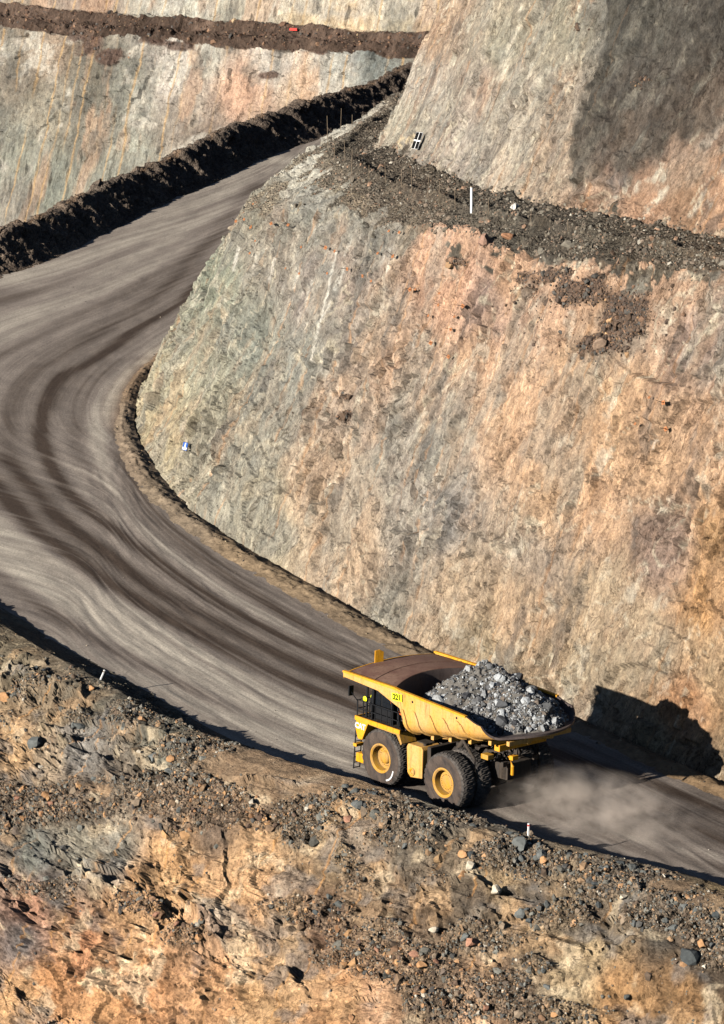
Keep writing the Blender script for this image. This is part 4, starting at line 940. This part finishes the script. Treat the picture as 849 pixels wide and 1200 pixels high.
b = MB(); b.tube([(-2.55, .9, 3.5), (-2.75, .8, 2.9), (-2.65, .7, 2.35)], .10, 8); b.box(-2.9, -2.6, .5, .95, 3.3, 3.55); b.build('tow_hook', M['yellow'], truck)
b = MB()
for k in range(7):
    y = -1.2 + k*.4; b.tube([(-1.9 - .12*(k % 2), y, 3.85), (-2.1, y + .2, 3.4 - .1*(k % 3)), (-1.4, y + .1, 3.0)], .04, 6)
b.build('hydraulic_hoses', M['black'], truck)
MB().box(-2.0, -1.4, 1.6, 2.1, 3.3, 3.6).build('valve_box', M['rim'], truck, .03)
# --- fuel tank with its round port, and a plain tank on the far side
b = MB(); b.prism([(2.22, 1.38), (3.22, 1.25), (3.50, 1.5), (3.62, 3.05), (3.5, 3.26), (2.35, 3.28), (2.22, 3.1)], 3.36, 1.9)
ft = b.build('fuel_tank', M['tray_yellow'], truck, .05)
MB().lathe([(-.02, .12), (.05, .14), (.06, .24), (.0, .25)], 24, (3.06, 3.37, 1.62)).build('tank_port', M['rim'], ft, smooth=True)
MB().lathe([(-.1, .001), (.01, .13)], 20, (3.06, 3.37, 1.62)).build('port_bolt', M['hose'], ft)
MB().tube([(2.5, 2.9, 3.26), (2.5, 2.9, 3.42)], .11, 14).build('filler_cap', M['dark'], ft)
MB().box(2.5, 3.3, 2.1, 2.8, 3.3, 3.36).build('tank_step', M['dark'], ft)
MB().prism([(2.22, 1.3), (3.4, 1.25), (3.6, 3.1), (2.3, 3.2)], -1.9, -3.3).build('hydraulic_tank', M['yellow'], truck, .05)
MB().prism([(1.9, 2.0), (2.2, 1.7), (2.2, 3.3), (1.9, 3.3)], .95, 3.0).build('tank_bracket', M['dark'], truck, .02)
# --- front end: deck, fenders, radiator, cab, rails, ladder
MB().box(4.15, 7.95, -3.45, 3.45, 3.78, 3.90).build('deck', M['dark'], truck, .01)
b = MB()
for sg in (1, -1): b.box(4.05, 7.98, sg*3.50 - .06, sg*3.50 + .06, 3.70, 3.96)
b.box(7.92, 8.04, -3.55, 3.55, 3.70, 3.96); b.build('deck_edge', M['yellow'], truck, .015)
for sg in (1, -1):
    fn = MB().prism([(8.02, 3.68), (8.04, 3.1), (7.82, 2.55), (7.45, 2.55), (6.95, 3.68)], sg*3.46, sg*2.35).build('fender_nose', M['yellow'], truck, .03)
    MB().prism([(4.0, 3.1), (4.3, 3.72), (6.95, 3.72), (6.95, 3.6), (4.5, 3.55), (4.1, 3.0)], sg*3.40, sg*2.2).build('mudguard', M['rim'], truck, .02)
    if sg > 0:
        text_mesh('CAT', .46, 'lettering', M['white'], fn, Matrix.Translation((7.60, 3.478, 3.36)) @ Matrix.Rotation(math.pi, 4, 'Z') @ Matrix.Rotation(math.pi/2, 4, 'X'), .012, .02)
b = MB(); b.box(5.0, 7.55, -1.5, 1.5, 1.9, 3.76); b.build('engine', M['dark'], truck, .05)
gr = MB().box(7.56, 7.80, -1.75, 1.75, 1.6, 3.7).build('radiator', M['black'], truck, .03)
b = MB()
for k in range(13): b.box(7.80, 7.84, -1.6, 1.6, 1.75 + k*.145, 1.79 + k*.145)
b.build('grille', M['dark'], gr)
MB().prism([(7.5, 1.0), (8.25, 1.0), (8.25, 1.55), (7.5, 1.6)], -3.2, 3.2).build('bumper', M['yellow'], truck, .05)
for sg in (1, -1):
    for dy in (0, .38):
        h = MB().box(8.04, 8.14, sg*(2.45 + dy) - .14, sg*(2.45 + dy) + .14, 3.15, 3.4).build('headlight', M['white'], truck, .02)
# cab: frame, glass, roof, seat-back inside
cab = MB().prism([(5.35, 3.92), (7.25, 3.92), (7.45, 4.75), (7.2, 5.72), (5.45, 5.72), (5.35, 4.9)], 2.95, 1.15).build('cab', M['black'], truck, .05)
b = MB(); b.prism([(5.55, 4.65), (6.25, 4.65), (6.25, 5.5), (5.6, 5.5)], 2.985, 2.955); b.prism([(6.4, 4.65), (7.3, 4.7), (7.08, 5.5), (6.4, 5.5)], 2.985, 2.955)
b.build('side_window', M['glass'], cab)
MB().grid([[(7.44, y, 4.78) for y in (1.3, 2.8)], [(7.24, y, 5.6) for y in (1.3, 2.8)]]).build('windscreen', M['glass'], cab, solid=.03)
MB().box(5.25, 7.45, 1.05, 3.05, 5.73, 5.84).build('cab_roof', M['black'], cab, .04)
MB().tube([(5.5, 3.0, 5.4), (5.5, 3.0, 5.62)], .07, 10).build('beacon', M['hose'], cab)
MB().box(5.42, 5.48, 2.985, 3.02, 5.15, 5.5).build('warning_tag', M['hose'], cab)
b = MB(); b.box(4.5, 5.2, -3.0, -.8, 3.92, 5.3); b.build('control_cabinet', M['dark'], truck, .04)
b = MB(); b.box(5.4, 7.3, -1.0, .7, 3.92, 4.5); b.build('engine_hood', M['dark'], truck, .05)
for yy in (-1.9, -2.6):
    MB().tube([(7.5, yy, 3.95), (7.5, yy, 5.05)], .30, 16).build('air_cleaner', M['rim'], truck, smooth=True)
for yy in (3.15, 2.55): MB().lathe([(-.14, .001), (-.16, .12), (.0, .17), (.05, .001)], 16, (7.62, yy, 5.0)).build('work_lamp', M['plate'], truck)
b = MB()
post = lambda x, y, z0=3.9, z1=4.95, r=.032: b.tube([(x, y, z0), (x, y, z1)], r, 6)
for x in np.arange(4.3, 7.95, .52): post(x, 3.42)
for y in np.arange(-3.3, 3.4, .7): post(7.9, y)
for z in (4.42, 4.93):
    b.tube([(4.3, 3.42, z), (7.9, 3.42, z), (7.9, -3.4, z)], .032, 6)
b.build('handrail', M['black'], truck)
for (x, y) in ((7.55, 3.05), (6.95, 3.1), (5.3, 3.1), (7.55, 1.0)): MB().tube([(x, y, 3.9), (x - .05, y, 6.12)], .075, 8).build('rollover_post', M['black'], truck)
for k in range(6): MB().tube([(4.5 + k*.3, 3.0 - .12*k, 3.95), (4.6 + k*.3, 2.9 - .12*k, 5.3 + .1*(k % 3))], .05, 6).build('brace', M['black'], truck)
b = MB(); b.tube([(7.9, 3.5, 4.9), (8.15, 3.75, 5.4), (8.2, 3.8, 5.75)], .03, 6); b.box(8.14, 8.22, 3.6, 3.95, 5.2, 5.8); b.build('mirror', M['black'], truck)
b = MB()
for k in range(3): b.tube([(4.3, 2.9 - k*.5, 3.9), (4.25, 2.9 - k*.5, 4.6), (4.9, 2.9 - k*.5, 4.75)], .07, 8)
b.build('pipes', M['hose'], truck)
b = MB()
for y in (3.30, 2.80): b.tube([(8.30, y, .55), (8.22, y, 2.2), (8.10, y, 3.8), (8.1, y, 4.9)], .04, 6)
for k in range(10): b.tube([(8.30 - .013*k, 3.30, .6 + k*.33), (8.30 - .013*k, 2.80, .6 + k*.33)], .03, 6)
b.build('ladder', M['black'], truck)
MB().box(8.05, 8.35, 2.75, 3.35, 1.95, 2.15).build('ladder_step', M['yellow'], truck, .02)
MB().tube([(4.6, -1.2, 3.9), (4.6, -1.2, 5.6)], .18, 12).build('exhaust', M['dark'], truck)

# ------------------------------------------------------------------ the load: a heap lying in the tray
gx2 = np.linspace(-5.05, 5.45, 154); gy2 = np.linspace(-3.58, 3.58, 110)
LX, LY = np.meshgrid(gx2, gy2, indexing='ij')
yc_ = Wd - rc_; ay = np.abs(LY)
floor_ = .13 + 3.72 + (3.4 - LX)*.155 + .20*np.maximum(0, (1.2 - LX)/6.2)**2 + .22*(.75*np.minimum(ay/yc_, 1))**2
floor_ = floor_ + np.where(ay > yc_, rc_ - np.sqrt(np.maximum(.0, rc_**2 - (ay - yc_)**2)), 0)
def heapz(X, Y):
    rg = np.interp(X, [-5, -4.3, -3, 0, 1.2, 2.2, 3.9, 5.0, 5.6], [4.9, 5.45, 6.25, 7.05, 7.5, 7.65, 7.25, 6.4, 5.6])
    d = np.sqrt((Y + 1.35)**2 + .25) - .5
    return rg - np.where(Y > -1.35, .60, .52)*d
HZ = heapz(LX, LY)
hb1, _ = facets(LX/.7, LY/.7, 5); hb2, _ = facets(LX/.32, LY/.32, 15)
HZ = HZ + .32*fbm2(LX*.6, LY*.6, 3, 12) + .26*hb1 + .14*hb2
# keep clear below the rails near the side walls and close to the tail
side = np.maximum(0, 3.62 - np.abs(LY)); railz = 6.47 - .05*(4.42 - LX)
cap = np.where(LY > 0, railz - 1.55 + side*.80, railz - .35 + side*.8) + .22*hb1
HZ = np.minimum(HZ, np.where(LX > -1.4, cap, 99))
tailx = -4.85 + 1.9*(np.abs(LY)/3.6)**2
HZ = np.where(LX < tailx + .15, np.minimum(HZ, floor_ - .05), HZ); HZ = np.where((LX < tailx + 1.4) & (LX > tailx), np.minimum(HZ, floor_ + .25 + .75*(LX - tailx)), HZ)
HZ = np.maximum(HZ, floor_ - .06)
fwx = 3.95 + .95*(1 - (LY/3.7)**2) + .5*np.clip((HZ - 3.8)/2.8, 0, 1)
HZ = np.minimum(HZ, 5.0 + .95*np.maximum(0, fwx - .2 - LX))
HZ = np.where(LX > fwx - .15, floor_ - .06, HZ)
LP = np.stack([LX, LY, HZ], -1)
dust_c = lin((118, 111, 101))*ALB*(1 + .3*fbm2(LX*.8, LY*.8, 4, 3) + .35*hb1*1.0)[..., None]
Qh = grid_quads(*HZ.shape); Qh = Qh[(HZ - floor_).ravel()[Qh].max(1) > .02]
load = link('ore_load', mesh_np('ore_load', LP, Qh, dust_c), M['ore']); load.matrix_world = TM
tag(load, 'heap of broken grey rock piled above the rails of the yellow truck tray', 'ore load', kind='stuff')
ok = (HZ > floor_ + .12)
slope_w = np.where(ok & (np.abs(LY) < 3.15), 1.0, 0)*(.35 + sstep(-.2, .3, fbm2(LX*.5, LY*.5, 3, 77)) + 1.0*(LX < -1.5))
idx, P_, sz = scatter_on(LP, slope_w, 5200, .05, .40, 2.2)
co = pal(len(idx), [((172, 170, 165), 4), ((134, 131, 126), 4), ((92, 90, 88), 4), ((208, 207, 202), 1.6), ((66, 65, 66), 3), ((136, 120, 104), 2)])
stones('broken_rock', P_ + np.array([0, 0, .02]), sz, co, SH1, M['ore'], load)['kind'] = 'stuff'
okb = ok & (LX > -3.8) & (LX < 3.8) & (np.abs(LY) < 2.6)
idx, P_, sz = scatter_on(LP, okb*1.0, 22, .30, .52, 1.6)
for i in range(22):
    v, f = SH2[i % 8]; c_ = lin([(182, 180, 174), (104, 102, 99), (190, 189, 184), (88, 87, 86)][i % 4])*ALB
    o = link('ore_block', mesh_np('ore_block', v, f, np.tile(c_, (len(v), 1)), smooth=False), M['ore'])
    o.matrix_world = TM @ Matrix.Translation(P_[i] + np.array([0, 0, sz[i]*.35])) @ Matrix.Rotation(random.uniform(0, 6), 4, 'Z') @ Matrix.Rotation(random.uniform(-.6, .6), 4, 'X') @ Matrix.Diagonal((sz[i]*1.15, sz[i]*.95, sz[i]*.75, 1))
    tag(o, 'large pale grey block lying on top of the ore heap in the truck' if i % 2 == 0 else 'large dark grey block lying on top of the ore heap in the truck', 'rock', 'pale blocks on the ore heap' if i % 2 == 0 else 'dark blocks on the ore heap')
# ------------------------------------------------------------------ things standing on or fixed to the rock
def surf(G, px_, py_, r=3.0):
    """nearest visible point of a built surface along the sight line measured in the photograph, with its normal"""
    x, y = proj(G); d = np.hypot(x - px_, y - py_)
    cand = np.argwhere(d < max(r, d.min() + 1e-3))
    depth = (G - CAM) @ FW; k = min(cand, key=lambda c: depth[c[0], c[1]] + .3*d[c[0], c[1]])
    i, j = np.clip(k[0], 3, G.shape[0] - 4), np.clip(k[1], 3, G.shape[1] - 4)
    n = np.cross(G[i, j + 3] - G[i, j - 3], G[i + 3, j] - G[i - 3, j]); n /= np.linalg.norm(n)
    if n @ (CAM - G[i, j]) < 0: n = -n
    return Vector(G[i, j]), Vector(n)
def copy_thing(o, label=None):
    c = o.copy(); COL.objects.link(c)
    if label: c['label'] = label
    for ch in [x for x in bpy.data.objects if x.parent == o]:
        d = ch.copy(); COL.objects.link(d); d.parent = c; d.matrix_parent_inverse = ch.matrix_parent_inverse
        for g in [x for x in bpy.data.objects if x.parent == ch]:
            e = g.copy(); COL.objects.link(e); e.parent = d
    return c
def frame_on(p, n, lift=.0):
    """z out of the rock, y up the dip"""
    y = (Vector((0, 0, 1)) - n*n.z).normalized(); x = y.cross(n).normalized()
    m = Matrix((x, y, n)).transposed().to_4x4(); m.translation = p + n*lift; return m

# survey target
p, n = surf(S, 492, 166)
nn = Vector((-.66, -.62, .43)).normalized()
tg = MB().box(-.46, .46, -.86, .86, -.02, .02).build('survey_target', M['white'], None, .004)
tg.matrix_world = frame_on(p, nn, .45) @ Matrix.Scale(.76, 4)
tag(tg, 'black and white quartered survey target panel fixed on the pale rock wall', 'survey target')
for sx in (-1, 1):
    for sy in (-1, 1):
        q = MB().box(min(sx*.035, sx*.44), max(sx*.035, sx*.44), min(sy*.075, sy*.84), max(sy*.075, sy*.84), .022, .03).build('black_quarter', M['matt_black'], tg)
# small blue and white board
p, n = surf(S, 219, 525)
bo = MB().box(-.22, .22, -.24, .24, -.015, .015).build('small_sign', M['blue'], None, .004)
bo.matrix_world = frame_on(p, Vector((-.72, -.62, .30)).normalized(), .38) @ Matrix.Scale(1.25, 4)
tag(bo, 'small blue and white board fixed low on the rock wall above the bend', 'sign')
b = MB(); b.box(-.19, .19, -.21, -.06, .017, .022); b.box(-.04, .06, -.06, .2, .017, .022); b.build('white_panel', M['white'], bo)
# tall white marker post on the bench
p, n = surf(S, 553, 248)
wp = MB().tube([(0, 0, -.2), (0, 0, 1.75)], .09, 12).build('marker_post', M['white'], None); wp.location = p
tag(wp, 'thick white marker post standing on the dark bench path above the cliff', 'post', 'marker posts')
MB().tube([(0, 0, 1.751), (0, 0, 1.82)], [.095, .06], 12).build('post_cap', M['stake'], wp)
# white delineators on the near berm crest
for k, (a, c, lab, lean) in enumerate(((119, 793, 'short white stake leaning on the berm crest at the left of the road', .35), (619, 979, 'small white upright stake on the berm crest behind the rear of the truck', .02))):
    p, n = surf(NS, a, c, 4)
    st = MB().box(-.045, .045, -.045, .045, -.35, .72).build('road_stake', M['white'], None, .01); st.location = p; st.rotation_euler = (lean*.6, lean, .4)
    tag(st, lab, 'stake', 'white stakes along the near berm')
    MB().box(-.05, .05, -.05, .05, .55, .63).build('band', M['red' if k else 'stake'], st)
# second pale stake shadow maker near the right edge stake and one further left
# thin wooden stakes strung along the bench
sp_ = [(385,166,34),(390,186,20),(397,150,26),(411,150,18),(404,188,26),(412,204,30),(432,208,16),(452,212,24),(470,219,22),(482,226,30),(501,231,24),(515,240,28),(533,246,26),(573,251,20),(622,262,16),(665,271,14)]
st0 = None
for k, (a, c, hpx) in enumerate(sp_):
    p, n = surf(S, a, c, 4)
    if st0 is None:
        st0 = MB().tube([(0, 0, -.3), (.01, 0, 1)], .022, 6).build('bench_stake', M['stake'], None)
        tag(st0, 'thin brown wooden stake standing on the edge of the dark bench path', 'stake', 'thin stakes along the bench path'); o = st0
    else: o = copy_thing(st0)
    s_px = F/float((np.array(p) - CAM) @ FW)
    o.location = p; o.scale = (1, 1, min(2.6, hpx/s_px)); o.rotation_euler = (random.uniform(-.05, .05), random.uniform(-.05, .05), random.uniform(0, 3))
# rock bolts
bolts = [(289,259),(297,268),(304,284),(278,259),(300,240),(321,264),(341,267),(356,291),(387,292),(397,296),(386,322),(355,322),(339,316),(299,298),(411,318),(448,299),(466,303),(472,275),(460,273),(440,330),(428,325),(490,340),(487,342),(508,372),(533,388),(535,372),(510,403),(531,420),(518,360),(765,468),(781,474),(785,506),(748,498),(520,345),(548,360)]
bt0 = None
for k, (a, c) in enumerate(bolts):
    p, n = surf(S, a, c, 2.5); nn = (n*.25 + Vector((-.66, -.62, .42))*.75).normalized()
    if bt0 is None:
        bt0 = MB().box(-.17, .17, -.17, .17, .0, .06).build('rock_bolt', M['orange'], None, .01)
        MB().tube([(0, 0, -.3), (.05, .06, .95)], .026, 6).build('bar', M['dark'], bt0)
        MB().lathe([(.04, .001), (.06, .09), (.14, .07), (.15, .001)], 10).build('nut', M['orange'], bt0).rotation_euler = (math.pi/2, 0, 0)
        tag(bt0, 'rusty orange bolt plate with dark bar sticking out of the rock wall', 'rock bolt', 'rock bolts in the cliff'); o = bt0
    else: o = copy_thing(bt0)
    o['label'] = 'rusty orange bolt plate in the grey rock at the left end of the cliff' if a < 415 else ('rusty orange bolt plate in the cracked rock at the middle of the cliff top' if a < 600 else 'rusty orange bolt plate on the tan rock far right of the cliff')
    o['group'] = 'bolt plates in the left grey rock' if a < 415 else ('bolt plates in the middle of the cliff' if a < 600 else 'bolt plates on the right of the cliff')
    o.matrix_world = frame_on(p, nn, .40) @ Matrix.Rotation(random.uniform(0, 1.5), 4, 'Z') @ Matrix.Rotation(random.uniform(-.35, .35), 4, 'X') @ Matrix.Scale(random.uniform(.45, .8), 4)
# red strip on the far bench
p, n = surf(FS, 344, 38.5, 3)
rd = MB().prism([(-.55, 0), (.55, .02), (.5, .34), (-.5, .30)], -.05, .05).build('barrier_strip', M['red'], None, .01); rd.location = p + Vector((0, -.3, .3)); rd.rotation_euler = (0, 0, -.5)
tag(rd, 'small bright red strip lying on the far brown bench', 'barrier')
# boulders one could point at
def boulder(px_, py_, size, col, shape, G, label, group, squash=.8):
    p, n = surf(G, px_, py_, 3)
    v, f = SH2[shape % len(SH2)]
    me = mesh_np('boulder', v, f, np.tile(np.array(col)*ALB, (len(v), 1)), smooth=False)
    o = link('boulder', me, M['stone']); o.location = p + n*size*.25; o.scale = (size*random.uniform(.9, 1.25), size, size*squash)
    o.rotation_euler = [random.uniform(-.5, .5), random.uniform(-.5, .5), random.uniform(0, 6)]
    return tag(o, label, 'boulder', group)
GB = 'boulders on the near bank'
tanc, grc, pinkc, whc, dkc = lin((200, 150, 104)), lin((116, 116, 110)), lin((186, 136, 108)), lin((222, 204, 176)), lin((82, 84, 82))
singles = [(8,816,.48,tanc,NS,'orange boulder at the left edge of the near bank, just below the berm',GB),(44,872,.62,grc,NS,'square grey boulder perched above the pale rock slab on the near bank',GB),(107,808,.28,tanc,NS,'small orange boulder just under the berm crest below the leaning stake',GB),(163,882,.22,whc,NS,'pale cream stone alone on the grey rubble of the near bank',GB),(200,889,.30,tanc,NS,'tan boulder beside a dark grey one in the near rubble',GB),(201,904,.36,grc,NS,'pale grey boulder at the head of the dark rubble spill',GB),(540,1003,.42,tanc,NS,'rounded tan boulder below the rear wheels on the near bank',GB),(516,1007,.36,lin((168,134,96)),NS,'brown tan boulder left of the rounded tan one',GB),(542,1022,.40,tanc,NS,'cracked orange boulder beneath the rounded tan one',GB),(553,1014,.32,whc,NS,'pale boulder right of the cracked orange one',GB),(580,1043,.40,whc,NS,'flat pale slab sticking out of the brown near slope',GB),(553,1106,.52,pinkc,NS,'large pink boulder alone in the dark lower rubble',GB),(508,1090,.36,whc,NS,'whitish boulder among the lower left rubble',GB),(489,1118,.34,pinkc,NS,'pinkish boulder among the dark lower rubble',GB),(495,1131,.40,tanc,NS,'angular tan boulder at the foot of the lower rubble',GB),(809,1118,.62,dkc,NS,'large dark blue grey boulder low on the right rubble slope',GB),(823,1105,.34,tanc,NS,'tan boulder just above the dark one on the right',GB),(634,1001,.36,grc,NS,'grey boulder on the crest just right of the small stake',GB),(640,1009,.32,tanc,NS,'orange boulder by the grey crest boulders',GB),(732,1053,.28,whc,NS,'small white boulder in the dark right rubble',GB),(420,943,.50,grc,NS,'grey boulder on the berm shoulder in front of the truck wheels',GB),(408,961,.34,pinkc,NS,'reddish boulder on the berm shoulder below the grey one',GB),(790,1086,.36,grc,NS,'grey slab boulder in the right rubble spill',GB),(610,990,.46,grc,NS,'broad grey crest boulder just below the small white stake',GB)]
for k, (a, c, sz_, col_, G_, lab, gr_) in enumerate(singles): boulder(a, c, sz_, col_, k, G_, lab, gr_)
p, n = surf(S, 603, 244, 4)
boulder(603, 244, .42, lin((226, 216, 200)), 3, S, 'white boulder on the dark bench path right of the marker post', 'boulders on the bench')
boulder(596, 277, .55, lin((200, 146, 108)), 5, S, 'orange boulder in the gravel at the cliff edge', 'boulders on the bench')
boulder(571, 284, .62, lin((170, 134, 112)), 2, S, 'pinkish boulder bedded in the cliff edge gravel', 'boulders on the bench')
boulder(703, 405, .62, lin((168, 140, 116)), 6, S, 'tan boulder at the bottom of the slumped rubble on the cliff', 'boulders on the bench')
for lab, cols, gsel, cnt in (('grey angular boulder in the rubble just under the near berm crest', (grc, dkc, lin((104, 104, 98))), 'crest', 70), ('brown boulder in the broken rubble lower on the near bank', (lin((140, 108, 82)), pinkc*.8, lin((120, 104, 90)), tanc*.9), 'low', 40)):
    m = (rubN*(1 - .8*sandy) + .12)*vis(nx, ny, 10)*((rowf > 4.4) & (rowf < 8.2) if gsel == 'crest' else (rowf >= 8.2)*(rubN > .5))
    if gsel == 'crest': m = m*np.where(nx > 380, 1.6, .7)
    idx, P_, sz = scatter_on(NS, m, cnt, .22, .48)
    for i in range(cnt):
        v, f = SH2[i % 8]; me = mesh_np('boulder', v, f, np.tile(np.array(cols[i % len(cols)])*ALB*random.uniform(.8, 1.2), (len(v), 1)), smooth=False)
        o = link('boulder', me, M['stone']); o.location = P_[i] + np.array([-.03, -.05, .06]); o.scale = (sz[i]*random.uniform(.9, 1.4), sz[i], sz[i]*random.uniform(.65, .9)); o.rotation_euler = [random.uniform(-.6, .6), random.uniform(-.6, .6), random.uniform(0, 6)]
        tag(o, lab, 'boulder', 'grey boulders under the berm crest' if gsel == 'crest' else 'brown boulders lower on the bank')

# ------------------------------------------------------------------ dust thrown up behind the rear wheels
def dust_cloud(center, rad, dens, seed):
    b = MB(); n, m = 28, 16
    rows_ = []
    for i in range(m + 1):
        th = math.pi*i/m
        rows_.append([(math.sin(th)*math.cos(2*math.pi*j/n), math.sin(th)*math.sin(2*math.pi*j/n), math.cos(th)) for j in range(n + 1)])
    b.grid(rows_)
    N = NT('dust'); tc = N.n('ShaderNodeTexCoord').outputs['Object']; pos = N.n('ShaderNodeNewGeometry').outputs['Position']
    ln = N.n('ShaderNodeVectorMath', operation='LENGTH'); N.l(tc, ln.inputs[0])
    edge = N.ramp(ln.outputs['Value'], [(.0, (1, 1, 1)), (.45, (.5, .5, .5)), (1.0, (0, 0, 0))])
    nz = N.noise(pos, .50, 6, .66); pu = N.ramp(nz, [(.44, (0, 0, 0)), (.66, (1, 1, 1))])
    d = N.math('MULTIPLY', N.math('MULTIPLY', edge, pu), dens)
    v = N.n('ShaderNodeVolumePrincipled'); v.inputs['Color'].default_value = (.92, .82, .72, 1); v.inputs['Anisotropy'].default_value = .1
    N.l(d, v.inputs['Density']); N.l(v.outputs[0], N.out.inputs['Volume'])
    N.m.volume_intersection_method if hasattr(N.m, 'volume_intersection_method') else None
    me = bpy.data.meshes.new('dust_cloud'); me.from_pydata(b.v, [], b.f)
    import bmesh
    bm = bmesh.new(); bm.from_mesh(me); bmesh.ops.remove_doubles(bm, verts=bm.verts, dist=1e-5); bmesh.ops.recalc_face_normals(bm, faces=bm.faces); bm.to_mesh(me); bm.free()
    o = link('dust_cloud', me, N.m); o.location = center; o.scale = rad; o.rotation_euler = (0, 0, math.radians(-48)); return o
dc = np.array(TM @ Vector((-6.2, -2.0, .7)))
tag(dust_cloud(dc, (9.5, 4.8, 2.2), .85, 1), 'pale brown dust trailing behind the rear wheels of the truck', 'dust', kind='stuff')

# ------------------------------------------------------------------ light, sky, camera
SUN_EL, SUN_AZ = math.radians(19.3), math.radians(41)            # light travels towards +x, +y
ld = Vector((math.cos(SUN_AZ)*math.cos(SUN_EL), math.sin(SUN_AZ)*math.cos(SUN_EL), -math.sin(SUN_EL)))
sl = bpy.data.lights.new('sun', 'SUN'); sl.energy = 5.0; sl.angle = math.radians(.5); sl.color = (1.0, .95, .88)
so = bpy.data.objects.new('sun', sl); COL.objects.link(so); so.rotation_euler = ld.to_track_quat('-Z', 'Y').to_euler(); so.location = (-100, -100, 90)
wld = bpy.data.worlds.new('World'); scene.world = wld; wld.use_nodes = True
nt = wld.node_tree; nt.nodes.clear(); sky = nt.nodes.new('ShaderNodeTexSky'); sky.sky_type = 'NISHITA'; sky.sun_disc = False; sky.altitude = 400; sky.air_density = .55; sky.dust_density = .1
sky.sun_elevation = SUN_EL; sky.sun_rotation = math.atan2(-ld.x, -ld.y)
bg = nt.nodes.new('ShaderNodeBackground'); bg.inputs['Strength'].default_value = .05; ow = nt.nodes.new('ShaderNodeOutputWorld')
nt.links.new(sky.outputs[0], bg.inputs[0]); nt.links.new(bg.outputs[0], ow.inputs[0])
cd = bpy.data.cameras.new('camera'); cd.sensor_fit = 'VERTICAL'; cd.sensor_height = 36.0; cd.lens = F/1200*36; cd.clip_start = 1; cd.clip_end = 5000
co_ = bpy.data.objects.new('camera', cd); COL.objects.link(co_); co_.location = CAM; co_.rotation_euler = (math.pi/2 - TH, 0, 0); scene.camera = co_
scene.view_settings.view_transform = 'Standard'; scene.view_settings.look = 'None'; scene.view_settings.gamma = 1; scene.view_settings.exposure = 0.76; scene.view_settings.use_curve_mapping = False
scene.cycles.max_bounces = 5; scene.cycles.diffuse_bounces = 0; scene.cycles.volume_step_rate = 2.0; scene.cycles.volume_bounces = 1
try: scene.cycles.use_denoising = True
except Exception: pass
